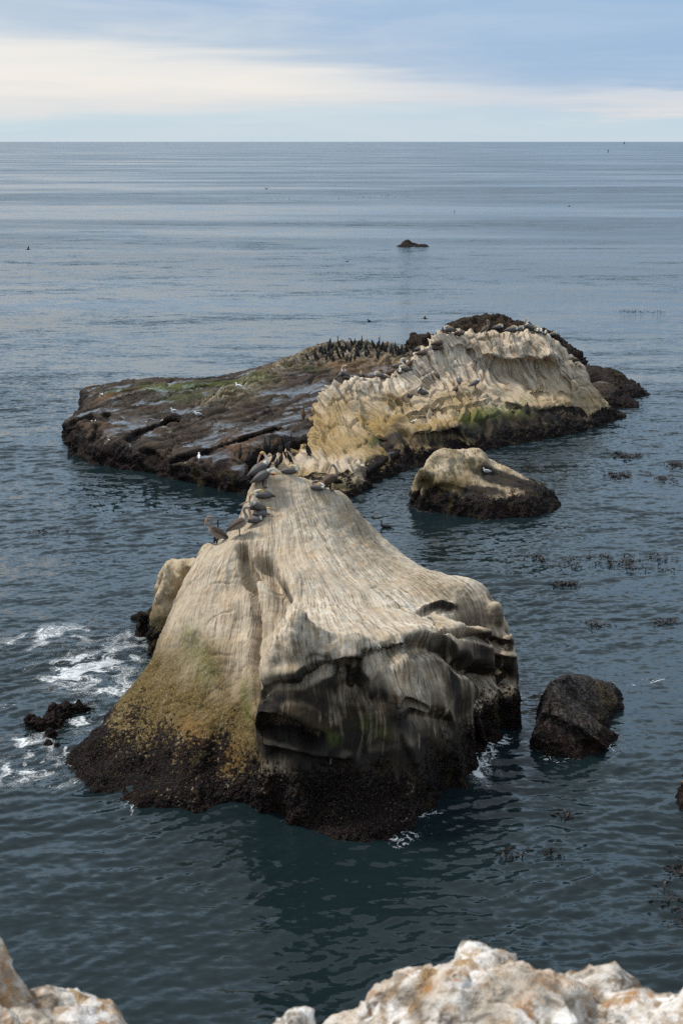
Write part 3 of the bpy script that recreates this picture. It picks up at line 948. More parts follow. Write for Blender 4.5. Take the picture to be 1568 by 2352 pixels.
    R.att['wet'] = R.att['wet'] * sstep(up, 0.90, 0.975)
    W = R.att['wet']
    R.push(d * (1 - 0.8 * np.clip(W, 0, 1)))
    V = R.V
    R.att['mussel'] = np.clip(side * 1.1 + band(V, 0.6, 1.2, 3, 0.4) + 0.35 * top * sstep(fbm(V * 0.35, 3, 77), -0.1, 0.4), 0, 1) * (1 - 0.8 * ridge)
    R.att['dark'] = 0.5 * sstep(fbm(V * 0.3, 3, 78), 0.0, 0.4) * (1 - ridge)
    R.att['gold'] = np.clip(ridge * (0.55 + 0.5 * saw2) + 0.55 * (1 - saw) * top * amp * 0.6, 0, 1)
    R.att['white'] = ridge * 0.6
    R.paint('white', [([(745, 815), (800, 812), (850, 812)], 1.6, 0.85), ([(800, 830), (860, 826)], 1.2, 0.5), ([(600, 870), (640, 855)], 0.7, 0.5),
                      ([(370, 978), (380, 985), (392, 995)], 0.12, 1.0), ([(308, 970), (316, 966)], 0.14, 0.9)])
    R.paint('green', [([(260, 900), (285, 896)], 0.6, 0.9), ([(350, 893), (420, 890), (450, 888)], 0.9, 0.9), ([(480, 885), (560, 882), (590, 878)], 0.8, 0.85),
                      ([(420, 915), (520, 905)], 1.4, 0.45), ([(700, 850), (720, 852)], 0.6, 0.5)])
    R.paint('rust', [([(235, 915), (260, 905), (330, 893), (400, 886)], 0.5, 0.55), ([(180, 975), (230, 980)], 0.8, 0.35), ([(560, 1000), (520, 1050)], 1.0, 0.3), ([(780, 850), (860, 845)], 1.6, 0.35)])
    R.finish('tidal_shelf', M_SHELF, label='broad flat dark brown tidal shelf of tilted beds with shallow pools behind the front rock', category='rock shelf')


build_shelf()


def build_ridge():
    ctrl = [PY(*t) for t in [
        # crest
        (740, 880, 68.6), (765, 868, 69.4), (800, 867, 69.8), (850, 863, 70.2), (880, 866, 70.6), (905, 851, 71.0), (940, 842, 71.6), (960, 812, 72.4), (985, 790, 73.2),
        (1003, 762, 74.0), (1020, 757, 74.4), (1060, 768, 74.6), (1100, 766, 74.8), (1140, 772, 74.6), (1180, 762, 75.0), (1240, 762, 75.2), (1280, 772, 75.2), (1292, 788, 75.0),
        (1300, 818, 74.6), (1320, 830, 74.8), (1346, 842, 75.0), (1352, 872, 74.6), (1356, 896, 74.2), (1370, 900, 74.4),
        # behind the crest
        (1020, 778, 77.0), (1100, 790, 78.0), (1200, 788, 78.5), (1270, 800, 77.6), (1312, 824, 76.0), (1312, 826, 77.5), (1330, 832, 76.2), (1335, 836, 77.6), (1362, 902, 75.4), (1362, 904, 77.0), (1380, 912, 75.0), (1298, 800, 75.6), (1298, 803, 77.0), (1356, 880, 75.6), (990, 790, 75.0), (900, 868, 73.5), (820, 880, 72.0),
        # left end
        (736, 895, 68.3), (735, 930, 67.8), (722, 960, 67.0), (705, 1000, 65.2), (690, 1030, 62.6),
        # left front slope
        (790, 900, 68.2), (850, 900, 68.7), (900, 890, 69.6), (780, 950, 66.0), (840, 950, 66.6), (900, 930, 68.0), (760, 1000, 63.8), (820, 1000, 63.6), (870, 985, 64.8),
        (950, 880, 70.6), (1000, 860, 71.8), (1000, 820, 72.9), (1050, 800, 74.0), (1050, 850, 72.6), (1090, 810, 74.2), (950, 940, 67.4), (1020, 910, 69.6), (1090, 890, 71.0),
        (1000, 960, 66.4), (1070, 945, 67.8), (930, 978, 64.9), (1000, 985, 64.7), (1060, 982, 65.6), (1120, 920, 69.8),
        # wall on the right
        (1130, 800, 73.8), (1160, 810, 73.6), (1200, 820, 73.4), (1260, 820, 73.6), (1290, 830, 73.6), (1150, 850, 73.3), (1200, 870, 72.8), (1260, 870, 73.0), (1300, 870, 73.2),
        (1160, 900, 71.8), (1220, 905, 71.8), (1280, 905, 72.4), (1330, 905, 73.0), (1180, 935, 70.2), (1250, 930, 71.0), (1320, 935, 72.0), (1345, 935, 73.0),
        # lower dark platform
        (1120, 965, 68.0), (1200, 955, 69.2), (1280, 950, 70.4), (1340, 950, 71.9), (1130, 1000, 67.0), (1250, 985, 69.0), (1340, 970, 71.3), (1400, 957, 73.6),
        (945, 1030, 63.2), (1000, 1030, 63.8), (1060, 1020, 65.3), (880, 1030, 61.9), (905, 1060, 61.3),
        # low ledge in front
        (596, 1052, 60.4), (615, 1042, 61.2), (640, 1034, 61.8), (665, 1030, 62.2), (600, 1085, 58.7), (640, 1070, 59.6), (640, 1095, 58.0), (605, 1105, 57.9),
        (680, 1052, 60.6), (720, 1050, 61.0), (780, 1050, 60.6), (840, 1062, 59.4), (700, 1075, 58.9), (760, 1085, 58.2), (820, 1080, 58.3), (850, 1075, 58.9), (680, 1090, 58.2),
        (720, 1110, 57.6), (780, 1110, 57.2), (830, 1105, 57.8), (790, 1020, 62.6), (850, 1040, 61.2),
    ]]
    shore = [W0(*t) for t in [(590, 1138), (640, 1146), (700, 1150), (760, 1152), (805, 1148), (835, 1130), (850, 1115), (885, 1100), (930, 1086), (985, 1066), (1060, 1048), (1130, 1033), (1200, 1020), (1260, 1010), (1320, 997), (1370, 984), (1410, 970), (1440, 957)]]
    shore += polar_shore([(16.2, 76.5), (14.8, 78.5), (14.0, 81.0), (11.0, 82.5), (7.0, 81.0), (3.0, 77.0), (0.0, 74.0), (-2.4, 70.5), (-2.6, 66.5), (-3.4, 63.4), (-4.4, 61.4), (-4.6, 59.4)])
    R = Rock(ctrl, shore, vox=0.075, off=(0.4, 1.3), c=0.18, lam=0.01, smooth=1)
    inn = (0, 1, 0)
    R.carve([
        # overhanging cornice and the scooped wall
        ([(1120, 838), (1150, 850), (1185, 848), (1215, 842), (1250, 850)], 0.60, 0.95, inn),
        ([(1165, 875), (1215, 875), (1270, 872)], 0.80, 0.75, inn),
        ([(1090, 812), (1085, 830)], 0.35, 0.45, inn), ([(1060, 798), (1078, 812)], 0.28, 0.40, inn),
        ([(1130, 815), (1150, 828), (1180, 826), (1210, 820), (1240, 826), (1262, 812)], 0.30, -0.42, inn),
        ([(1042, 793), (1062, 790), (1085, 800), (1098, 822)], 0.18, -0.22, inn),
        ([(1215, 790), (1220, 830)], 0.22, 0.18, inn), ([(1272, 800), (1274, 860), (1268, 900)], 0.22, 0.22, inn), ([(1296, 830), (1300, 880)], 0.3, 0.25, inn),
        # cracks
        ([(905, 925), (940, 905), (975, 885), (985, 870)], 0.13, -0.30), ([(950, 945), (985, 930), (1010, 915), (1045, 905), (1100, 897)], 0.11, -0.22),
        ([(935, 950), (960, 940), (1000, 935), (1085, 925), (1130, 915)], 0.10, -0.20), ([(890, 960), (905, 935), (900, 915)], 0.10, -0.18),
        ([(1195, 928), (1240, 940), (1290, 936), (1345, 942)], 0.16, -0.34), ([(1120, 910), (1170, 920), (1195, 930)], 0.12, -0.16),
        ([(830, 900), (850, 950), (868, 990)], 0.16, -0.22), ([(930, 985), (940, 1010), (950, 1050)], 0.28, -0.45), ([(1065, 985), (1070, 1020)], 0.24, -0.30),
        # dark undercuts
        ([(850, 1015), (880, 1000), (900, 990)], 0.35, 0.4, inn), ([(960, 1005), (1010, 1008), (1050, 1002)], 0.35, 0.40, inn),
        ([(720, 1092), (770, 1098), (820, 1090)], 0.22, 0.28, inn),
        ([(1225, 905), (1245, 900), (1265, 908)], 0.16, 0.30, inn), ([(1290, 905), (1310, 915)], 0.16, 0.25, inn),
    ])
    V = R.V
    su = V[:, 0] + 0.62 * V[:, 2] + 0.12 * V[:, 1] + fbm(V * 0.22, 3, 3) * 0.8
    flow = np.stack([su, V[:, 2] * 1.2 + 0.25 * V[:, 1], V[:, 1] * 0.2], 1)
    R.att['flow'] = flow
    up = np.clip(R.N[:, 2], 0, 1)
    xr = sstep(V[:, 0], 6.5, 9.0)
    M = np.maximum(band(V, 0.35, 0.9, 4, 0.4), xr * band(V, 0.45, 0.95, 6, 0.4, 0.5))
    M = np.clip(M, 0, 1)
    R.att['mussel'] = M
    R.att['gold'] = np.clip((1 - sstep(V[:, 2] + fbm(V * 0.35, 3, 8) * 0.9, 1.2, 3.3)) * (0.78 - 0.30 * xr), 0, 1)
    R.paint('gold', [([(600, 1050), (690, 1045), (760, 1050), (830, 1060)], 1.3, -0.7)])
    R.paint('gold', [([(770, 920), (760, 980), (730, 1010)], 1.1, 0.8), ([(830, 950), (880, 965), (930, 955)], 1.2, 1.0), ([(960, 970), (1050, 960), (1100, 945)], 0.7, 0.9), ([(905, 1030), (920, 1050)], 0.7, 0.9), ([(1245, 895), (1300, 905)], 0.9, 0.5)])
    R.paint('green', [([(1070, 955), (1110, 940), (1170, 932), (1200, 938)], 0.55, 0.85), ([(1190, 915), (1230, 910)], 0.35, 0.7), ([(850, 1010), (870, 1000)], 0.4, 0.5), ([(1150, 885), (1160, 895)], 0.4, 0.5), ([(740, 1100), (820, 1100)], 0.35, 0.4)])
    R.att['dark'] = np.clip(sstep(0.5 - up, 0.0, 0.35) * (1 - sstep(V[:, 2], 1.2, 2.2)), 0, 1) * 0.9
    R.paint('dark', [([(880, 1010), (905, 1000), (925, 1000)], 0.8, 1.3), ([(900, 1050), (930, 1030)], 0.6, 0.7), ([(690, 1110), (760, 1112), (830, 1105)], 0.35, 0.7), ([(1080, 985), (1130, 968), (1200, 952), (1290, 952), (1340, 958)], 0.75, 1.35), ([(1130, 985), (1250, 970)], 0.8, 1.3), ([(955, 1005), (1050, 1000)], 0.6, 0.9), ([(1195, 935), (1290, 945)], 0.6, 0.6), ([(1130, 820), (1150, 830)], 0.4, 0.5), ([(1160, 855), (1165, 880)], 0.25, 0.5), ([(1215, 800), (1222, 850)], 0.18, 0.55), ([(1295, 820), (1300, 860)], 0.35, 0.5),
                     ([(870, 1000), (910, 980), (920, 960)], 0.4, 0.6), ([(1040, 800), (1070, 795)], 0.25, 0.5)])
    R.att['white'] = np.clip(sstep(V[:, 2] + fbm(V * 0.4, 3, 11) * 0.8, 1.5, 3.4) * (0.60 - 0.30 * xr), 0, 1)
    R.paint('white', [([(690, 1045), (760, 1052), (830, 1062)], 1.0, 0.45)])
    bed = ridged(flow * np.array([1.35, 0.06, 0.1]), 3, 30, 0.55) * 2.0 - 1.0
    blocks = ridged(np.stack([su * 0.55, V[:, 2] * 0.5, V[:, 1] * 0.18], 1), 2, 33)
    wall = xr * sstep(0.6 - up, 0, 0.3)
    pitm = R.paint('pits', [([(1225, 905), (1260, 908), (1310, 912)], 0.7, 1.0), ([(1335, 860), (1345, 900)], 0.6, 0.8)])
    pits = np.clip(ridged(V * 2.0, 2, 44) - 0.5, 0, 1) * pitm
    crust = fbm(V * 2.2, 4, 50, 0.6) * 0.16
    fr = 1 - np.clip(np.abs(perlin(np.stack([su * 0.5, V[:, 2] * 0.55, V[:, 1] * 0.3], 1), 61)) * 14, 0, 1)
    fr2 = 1 - np.clip(np.abs(perlin(np.stack([su * 0.3, V[:, 2] * 1.1 + V[:, 0] * 0.15, V[:, 1] * 0.25], 1), 67)) * 16, 0, 1)
    R.push((1 - M) * (bed * 0.25 * (1 - 0.35 * wall) - 0.10 + fbm(V * 0.7, 5, 36, 0.55) * 0.13 + blocks * 0.16 - 0.14 - pits * 0.35 - (fr + fr2) * 0.20 * (1 - 0.7 * wall)) + M * (crust - 0.10))
    R.finish('sea_stack', M_RIDGE, label='long pale cream ridge of fluted rock with green stained foot rising behind the dark shelf', category='sea rock')


build_ridge()


def build_simple(name, label, mat, ctrl, shore, vox, mus=(0.5, 1.0), namp=0.12, nfreq=1.6, flow=None, paint=(), carve=(), musall=0.0, off=(0.4, 1.2), c=0.3, jag=0.0):
    R = Rock(ctrl, shore, vox=vox, off=off, c=c)
    if carve:
        R.carve(carve)
    V = R.V
    M = np.clip(np.maximum(band(V, mus[0], mus[1], 2, 0.35), musall), 0, 1)
    R.att['mussel'] = M
    R.att['flow'] = flow(V) if flow else V
    for n, st in paint:
        R.paint(n, st)
    d = fbm(V * nfreq, 4, 6, 0.55) * namp
    if jag:
        d = d + (ridged(V * nfreq * 1.5, 4, 9, 0.6) - 0.45) * jag
    d = d * (0.55 + 0.45 * M) + M * fbm(V * nfreq * 3, 3, 12, 0.6) * namp * 0.6 - 0.5 * namp * M
    R.push(d)
    R.finish(name, mat, label=label, category='sea rock')
    return R


# dark jagged rock behind the pale ridge
cr = [(925, 792, 90), (935, 778, 91), (960, 780, 91), (985, 776, 91.5), (1005, 764, 92), (1030, 744, 92.5), (1060, 734, 93), (1090, 730, 93), (1120, 722, 93), (1150, 727, 93), (1175, 734, 93), (1200, 742, 93), (1240, 756, 93), (1290, 775, 93),
      (1000, 790, 89), (1060, 765, 89.5), (1120, 755, 90), (1180, 765, 90), (950, 800, 88.5)]
build_simple('sea_rock', 'dark craggy brown rock crowned with jagged knobs behind the pale ridge', M_DARK, [PY(*t) for t in cr],
             polar_shore([(4.2, 89.5), (5.0, 87), (9.0, 86), (13.5, 86), (17, 88.5), (18.5, 93), (15, 97.5), (9.5, 97.5), (5.5, 95)]), 0.11, mus=(0.6, 1.4), namp=0.35, nfreq=0.8, jag=0.55,
             musall=0.5, paint=[('gold', [([(1060, 750), (1150, 745), (1220, 765)], 2.5, 0.65), ([(940, 790), (990, 785)], 1.0, 0.5)]), ('rust', [([(1100, 745), (1200, 760)], 2.0, 0.3)])])

# low dark rocks right of the ridge
build_simple('sea_rock', 'low dark rounded rock with a green patch lying right behind the pale ridge', M_DARK,
             [PY(*t) for t in [(1350, 848, 84), (1380, 845, 84.5), (1410, 848, 84.5), (1430, 856, 84.5), (1445, 870, 84.2), (1400, 866, 82.5), (1360, 870, 82.6), (1430, 880, 82.6), (1330, 850, 84)]],
             polar_shore([(14.2, 83.5), (14.8, 81.2), (17, 80.8), (18.9, 80.4), (20.2, 81.6), (20.2, 84.5), (18.5, 87), (15.5, 87.5), (13.5, 86)]), 0.09, mus=(0.7, 1.3), namp=0.16, musall=0.55,
             paint=[('green', [([(1418, 860), (1432, 862)], 0.45, 0.9)]), ('gold', [([(1380, 848), (1430, 855)], 0.7, 0.4)])])
build_simple('sea_rock', 'small brown hump of rock between the pale ridge and the open water on the right', M_DARK,
             [PY(*t) for t in [(1360, 880, 79.2), (1385, 876, 79.4), (1402, 880, 79.4), (1420, 893, 79.2), (1440, 906, 79.0), (1390, 895, 78.2), (1365, 900, 78.0), (1420, 910, 78.3)]],
             polar_shore([(14.0, 78.0), (14.8, 77.0), (16.8, 77.0), (18.6, 77.6), (18.8, 79.0), (17.6, 80.6), (15.2, 80.8), (13.8, 80)]), 0.08, mus=(0.55, 1.0), namp=0.12, musall=0.3,
             paint=[('gold', [([(1380, 880), (1405, 884)], 0.5, 0.6)]), ('white', [([(1365, 878), (1395, 876)], 0.25, 0.5)])])

# pale topped rock in the channel
ctrl = [PY(*t) for t in [(960, 1092, 55.2), (966, 1075, 55.5), (988, 1046, 56.0), (1012, 1032, 56.5), (1050, 1036, 57.2), (1080, 1040, 57.2), (1100, 1030, 57.6), (1115, 1046, 57.6), (1122, 1062, 57.4), (1140, 1077, 57.4), (1000, 1038, 57.4), (1050, 1040, 58.2), (1110, 1060, 56.6), (1060, 1052, 56.4), (1160, 1072, 57.4), (1180, 1088, 57.2), (1220, 1105, 57.0), (1255, 1118, 56.6), (1278, 1135, 56.0),
                         (1000, 1070, 55.5), (1040, 1070, 55.4), (970, 1110, 54.9), (1010, 1110, 54.7), (1060, 1095, 55.2), (1080, 1075, 56.0), (1110, 1085, 56.2), (1150, 1105, 55.8), (1200, 1120, 55.4),
                         (1040, 1125, 54.4), (1100, 1122, 54.6), (1160, 1130, 54.6), (1230, 1140, 54.8), (980, 1130, 54.9), (1040, 1150, 54.0), (1120, 1150, 53.8), (1200, 1155, 53.9)]]
shore = [W0(*t) for t in [(966, 1166), (1010, 1176), (1060, 1186), (1110, 1194), (1170, 1193), (1230, 1188), (1270, 1176), (1289, 1160)]] + polar_shore([(9.6, 58.2), (8.0, 59.6), (5.5, 60.2), (3.6, 59.4), (3.2, 57.2)])
ROCK_MID = build_simple('sea_rock', 'stubby channel rock with a pale yellow hump and a long dark tail', M_RIDGE_NEAR, ctrl, shore, 0.06, mus=(0.55, 1.0), namp=0.12, nfreq=1.3, c=0.15, jag=0.14,
             flow=lambda V: np.stack([V[:, 0] * 1.2 + 0.4 * V[:, 2], V[:, 2] + 0.3 * V[:, 1], V[:, 1] * 0.2], 1),
             carve=[([(970, 1115), (985, 1122), (1000, 1130)], 0.3, 0.45, (0, 1, 0)), ([(1040, 1060), (1045, 1085), (1060, 1110)], 0.16, -0.18), ([(1085, 1060), (1095, 1078), (1112, 1086)], 0.22, -0.25), ([(1120, 1080), (1160, 1095), (1200, 1110)], 0.14, -0.14),
                    ([(1010, 1125), (1060, 1128)], 0.22, 0.22, (0, 1, 0)), ([(985, 1085), (1010, 1082)], 0.2, 0.12), ([(1050, 1145), (1070, 1135)], 0.2, 0.2, (0, 1, 0))],
             paint=[('gold', [([(985, 1110), (1020, 1120), (1050, 1110)], 0.7, 1.0), ([(1060, 1050), (1090, 1075)], 0.7, 0.9), ([(1000, 1060), (1040, 1080)], 0.5, 0.5)]), ('white', [([(1000, 1045), (1015, 1070)], 0.5, 0.6), ([(1040, 1060), (1080, 1040)], 0.4, 0.4)]),
                    ('dark', [([(1130, 1096), (1180, 1105), (1240, 1125)], 0.8, 1.6), ([(985, 1140), (1040, 1145)], 0.4, 1.0), ([(1080, 1128), (1140, 1128)], 0.45, 1.3), ([(985, 1125), (1000, 1130)], 0.3, 0.6)]), ('rust', [([(1080, 1120), (1160, 1125)], 0.5, 0.3), ([(990, 1130), (1020, 1130)], 0.3, 0.5)])])

# weed covered rock on the right
M_WEED = rock_material('weed_covered_stone', (0.014, 0.013, 0.013), (0.034, 0.032, 0.032), (0.066, 0.062, 0.060), c_gold=(0.085, 0.06, 0.016), fs=(6, 3, 6), size=0.8)
ctrl = [PY(*t) for t in [(1252, 1598, 32.3), (1266, 1570, 32.9), (1300, 1551, 33.4), (1330, 1560, 33.7), (1365, 1572, 34.1), (1290, 1590, 32.6), (1330, 1620, 32.5), (1380, 1620, 33.3), (1400, 1600, 34.0),
                         (1242, 1638, 31.55), (1262, 1634, 31.75), (1285, 1633, 31.75), (1310, 1660, 31.35), (1350, 1690, 31.15), (1385, 1715, 31.25), (1300, 1700, 31.0), (1250, 1690, 31.15), (1225, 1680, 31.6), (1390, 1670, 32.3), (1254, 1615, 32.0)]]
shore = [W0(*t) for t in [(1224, 1692), (1238, 1726), (1290, 1740), (1335, 1748), (1380, 1728), (1425, 1692), (1408, 1660), (1432, 1632), (1420, 1585)]] + polar_shore([(7.0, 35.4), (6.3, 35.2), (5.75, 34.2), (5.55, 33.0)])
ROCK_RIGHT = build_simple('sea_rock', 'dark wedge shaped rock shaggy with brown seaweed standing alone in the water on the right', M_WEED, ctrl, shore, 0.035, mus=(0.2, 0.45), namp=0.055, nfreq=3.0, musall=0.45, off=(0.2, 0.8), c=0.2,
             carve=[([(1262, 1590), (1262, 1634)], 0.10, -0.22), ([(1255, 1600), (1275, 1624), (1290, 1640), (1310, 1662), (1350, 1692), (1385, 1715)], 0.09, 0.15), ([(1255, 1660), (1275, 1670), (1320, 1705), (1350, 1725)], 0.22, 0.32, (0, 1, 0)), ([(1252, 1596), (1268, 1572), (1300, 1556)], 0.10, 0.10), ([(1330, 1600), (1370, 1640), (1390, 1660)], 0.3, -0.10)],
             paint=[('gold', [([(1390, 1590), (1400, 1640), (1400, 1680), (1390, 1710)], 0.55, 1.0)]), ('mussel', [([(1250, 1680), (1300, 1690), (1350, 1715)], 0.40, 0.75), ([(1400, 1600), (1410, 1690)], 0.4, 0.55)]), ('white', [([(1262, 1625), (1285, 1640), (1330, 1675)], 0.07, 0.25)])])

# little dark rocks on the left
ROCK_LEFT = build_simple('sea_rock', 'small lumpy black rock awash near the left edge of the picture', M_DARK,
             [PY(*t) for t in [(70, 1632, 32.9), (85, 1630, 33.0), (100, 1620, 33.2), (120, 1612, 33.4), (140, 1620, 33.4), (150, 1628, 33.3), (80, 1655, 32.6), (110, 1645, 32.7), (135, 1645, 32.8)]],
             [W0(*t) for t in [(55, 1664), (75, 1676), (110, 1680), (140, 1676), (150, 1650)]] + polar_shore([(-7.25, 33.9), (-7.8, 34.2), (-8.4, 33.8), (-8.5, 33.0)]), 0.035, mus=(0.3, 0.5), namp=0.12, nfreq=3.0, musall=0.85, off=(0.3, 0.8), jag=0.10,
             paint=[('rust', [([(80, 1650), (130, 1660)], 0.3, 0.25)])])
for k, (u, v, s) in enumerate([(118, 1692, 0.30), (112, 1712, 0.22), (132, 1716, 0.2)]):
    c0 = W0(u, v)
    sh = [(c0[0] + s * (1 + 0.2 * math.sin(3 * a + k)) * math.cos(a), c0[1] + s * 0.8 * math.sin(a)) for a in np.linspace(0, 6.283, 9)[:-1]]
    build_simple('sea_rock', ['larger of the tiny dark rocks just below the lumpy black rock on the left', 'tiny dark rock barely breaking the water, leftmost below the lumpy black rock', 'tiny dark rock barely awash beside the left foot of the large front rock'][k], M_DARK,
                 [(c0[0], c0[1], 0.7 * s), (c0[0] + 0.4 * s, c0[1], 0.6 * s)], polar_shore(sh), 0.03, mus=(0.3, 0.5), namp=0.06, nfreq=4, musall=0.9, off=(0.2, 0.5), jag=0.05)

# far rocklet
build_simple('sea_rock', 'lone black domed rocklet far out on the open water', M_DARK,
             [PY(*t) for t in [(923, 555, 205), (926, 553, 205), (932, 551, 205), (938, 551, 205), (943, 553, 205), (946, 556, 205), (932, 553, 206), (938, 553, 206), (917, 564, 204.5), (920, 563, 205), (949, 563, 205), (955, 563, 204.5), (960, 561, 204.5), (972, 560.5, 204.5), (950, 564, 204)]],
             polar_shore([(8.6, 203.0), (10.5, 202.4), (13.9, 202.6), (13.9, 204.6), (12.4, 206.5), (10.0, 207.5), (8.8, 205)]), 0.07, mus=(0.4, 0.9), namp=0.08, nfreq=1.4, musall=0.9, off=(0.5, 1.2), c=0.1)

# dark wedge beyond the shelf
build_simple('sea_rock', 'low black wedge of rock poking up beyond the green far edge of the shelf', M_DARK,
             [PY(*t) for t in [(470, 880, 86), (490, 875, 86), (520, 873, 86), (560, 874, 86), (590, 871, 86), (600, 872, 86), (480, 885, 84.5), (560, 885, 84.5)]],
             polar_shore([(-9.6, 84.4), (-8.0, 83.4), (-5.5, 83.6), (-4.8, 86), (-6, 88), (-8.6, 88)]), 0.09, mus=(0.4, 0.9), namp=0.15, nfreq=1.2, musall=0.8)

# rock cut off by the right edge of the picture
build_simple('sea_rock', 'rusty brown rock cut off by the right edge of the picture', M_RUST if 'M_RUST' in globals() else rock_material('rusty_stone', (0.10, 0.05, 0.02), (0.22, 0.11, 0.04), (0.33, 0.18, 0.07), fs=(4, 4, 4), size=0.8),
             [(9.0, 28.2, 1.2), (9.8, 27.8, 1.9), (11.1, 28, 2.4), (12.6, 28.5, 3), (10.2, 29, 1.8), (11.1, 30.0, 2.0), (12.6, 31, 2), (8.7, 28.4, 0.8), (8.66, 28.6, 0.6)],
             polar_shore([(8.42, 28.4), (8.9, 27.2), (10.6, 26.2), (13.6, 26), (15.1, 29), (13.6, 33), (10.6, 32), (9.0, 30)]), 0.08, mus=(0.15, 0.4), namp=0.12, nfreq=2.0)


# ----------------------------------------------------------------------------
# the cliff top under the photographer
# ----------------------------------------------------------------------------
def fore_rock(label, crest, Yc, vox=0.06, seed=1, lift=13):
    """a craggy bleached rock whose upper edge runs through the crest points (pixels), standing at about Yc metres"""
    pts = []
    for k, (u, v) in enumerate(crest):
        Y = Yc + 0.14 * math.sin(2.1 * k + seed) + (0.10 if k % 2 else -0.05)
        v -= lift
        p = P(u, v, Y=Y)
        pts.append(tuple(p))
        for f_, dz in ((0.90, 0.02), (0.78, 0.08), (0.62, 0.02)):
            q = P(u, v, Y=Y)
            pts.append((q[0] * f_ + 0.02 * math.sin(k * 3.7), Y * f_, q[2] + dz - (1 - f_) * 0.25))
        pts.append((p[0] * 1.05, Y + 0.14, p[2] - 0.22))
        pts.append((p[0] * 1.12, Y + 0.36, p[2] - 0.75))
    pts = np.array(pts)
    ev = rbf(pts, 0.05, 0.01)
    lo, hi = pts[:, :2].min(0) - 0.05, pts[:, :2].max(0) + 0.08
    nx, ny = int((hi[0] - lo[0]) / vox) + 2, int((hi[1] - lo[1]) / vox) + 2
    XX, YY = np.meshgrid(np.linspace(lo[0], hi[0], nx), np.linspace(lo[1], hi[1], ny))
    G = np.stack([XX.ravel(), YY.ravel()], 1)
    H = np.maximum(ev(G), 12.75)
    top = np.column_stack([G, H])
    bot = np.column_stack([G, np.full(len(G), 12.5)])
    I = np.arange(nx * ny).reshape(ny, nx)
    q = np.stack([I[:-1, :-1], I[:-1, 1:], I[1:, 1:], I[1:, :-1]], -1).reshape(-1, 4)
    ring = np.concatenate([I[0, :-1], I[:-1, -1], I[-1, :0:-1], I[:0:-1, 0]])
    r2 = np.roll(ring, -1)
    n0 = nx * ny
    V, Q = remesh(np.concatenate([top, bot]), np.concatenate([q, q[:, ::-1] + n0, np.stack([r2, ring, ring + n0, r2 + n0], 1)]), vox)
    V = V + normals(V, Q) * ((ridged(V * np.array([4.0, 4.0, 5.5]), 3, seed, 0.6) - 0.5) * 0.055 + perlin(V * 11, seed + 2) * 0.03)[:, None]
    bm = bmesh.new()
    vs = [bm.verts.new(p) for p in V]
    for f in Q:
        bm.faces.new([vs[i] for i in f])
    bmesh.ops.triangulate(bm, faces=bm.faces[:])
    bm.normal_update()
    bmesh.ops.subdivide_edges(bm, edges=bm.edges[:], cuts=2, use_grid_fill=True)
    bmesh.ops.triangulate(bm, faces=bm.faces[:])
    bm.verts.index_update()
    V = np.array([v.co for v in bm.verts])
    T3 = np.array([[v.index for v in f.verts] for f in bm.faces])
    bm.free()
    Q = np.column_stack([T3, T3[:, 2]])
    R = Rock.__new__(Rock)
    R.V, R.Q, R.att = V, Q, {}
    R.tri = T3
    R.N = normals(R.V, R.Q)
    V = R.V
    fis = np.clip(1 - np.abs(perlin(V * np.array([3.2, 3.2, 4.5]), seed + 21)) * 12, 0, 1)
    R.push(-fis * 0.035 + fbm(V * 10, 3, seed + 3, 0.6) * 0.012 + ridged(V * 20, 3, seed + 5, 0.6) * 0.022)
    V = R.V
    R.att['flow'] = V
    R.att['white'] = np.clip(0.60 + 1.3 * fbm(V * 4.5, 4, seed + 7, 0.6), 0, 1.2)
    R.att['gold'] = 0.6 * sstep(fbm(V * np.array([7, 7, 4.0]), 4, seed + 9, 0.6), 0.14, 0.45)
    R.att['dark'] = 0.55 * sstep(fbm(V * 6.0, 4, seed + 17, 0.65), 0.22, 0.5)
    R.att['rust'] = 0.8 * sstep(fbm(V * np.array([9, 9, 5.0]), 4, seed + 13, 0.6), 0.18, 0.42)
    me = np_mesh('cliff_rock', R.V, R.tri, M_FORE)
    for k in ('mussel', 'gold', 'white', 'dark', 'green', 'wet', 'rust'):
        set_attr(me, k, R.att.get(k, np.zeros(len(R.V))))
    set_attr(me, 'flow', R.V)
    link('cliff_rock', me, label=label, category='rock')


fore_rock('blurred whitish craggy rock filling the lower left corner', [(-60, 2120), (0, 2192), (30, 2228), (75, 2268), (110, 2283), (138, 2240), (165, 2268), (215, 2268), (240, 2284), (280, 2310), (325, 2350), (350, 2400)], 2.9, seed=2, lift=-2)
fore_rock('small blurred whitish stone peeping over the bottom edge', [(600, 2385), (614, 2340), (640, 2332), (670, 2322), (698, 2340), (715, 2360), (740, 2355), (765, 2390)], 2.8, seed=5, vox=0.04, lift=16)
fore_rock('big blurred white and orange craggy rock across the lower right corner', [(770, 2400), (786, 2345), (796, 2312), (850, 2304), (880, 2290), (893, 2242), (930, 2215), (960, 2226), (1000, 2222), (1040, 2200), (1062, 2170), (1092, 2152), (1118, 2176), (1150, 2190), (1200, 2184), (1260, 2190), (1300, 2212), (1340, 2216), (1380, 2240), (1430, 2250), (1480, 2250), (1568, 2230), (1640, 2220)], 3.0, seed=8)


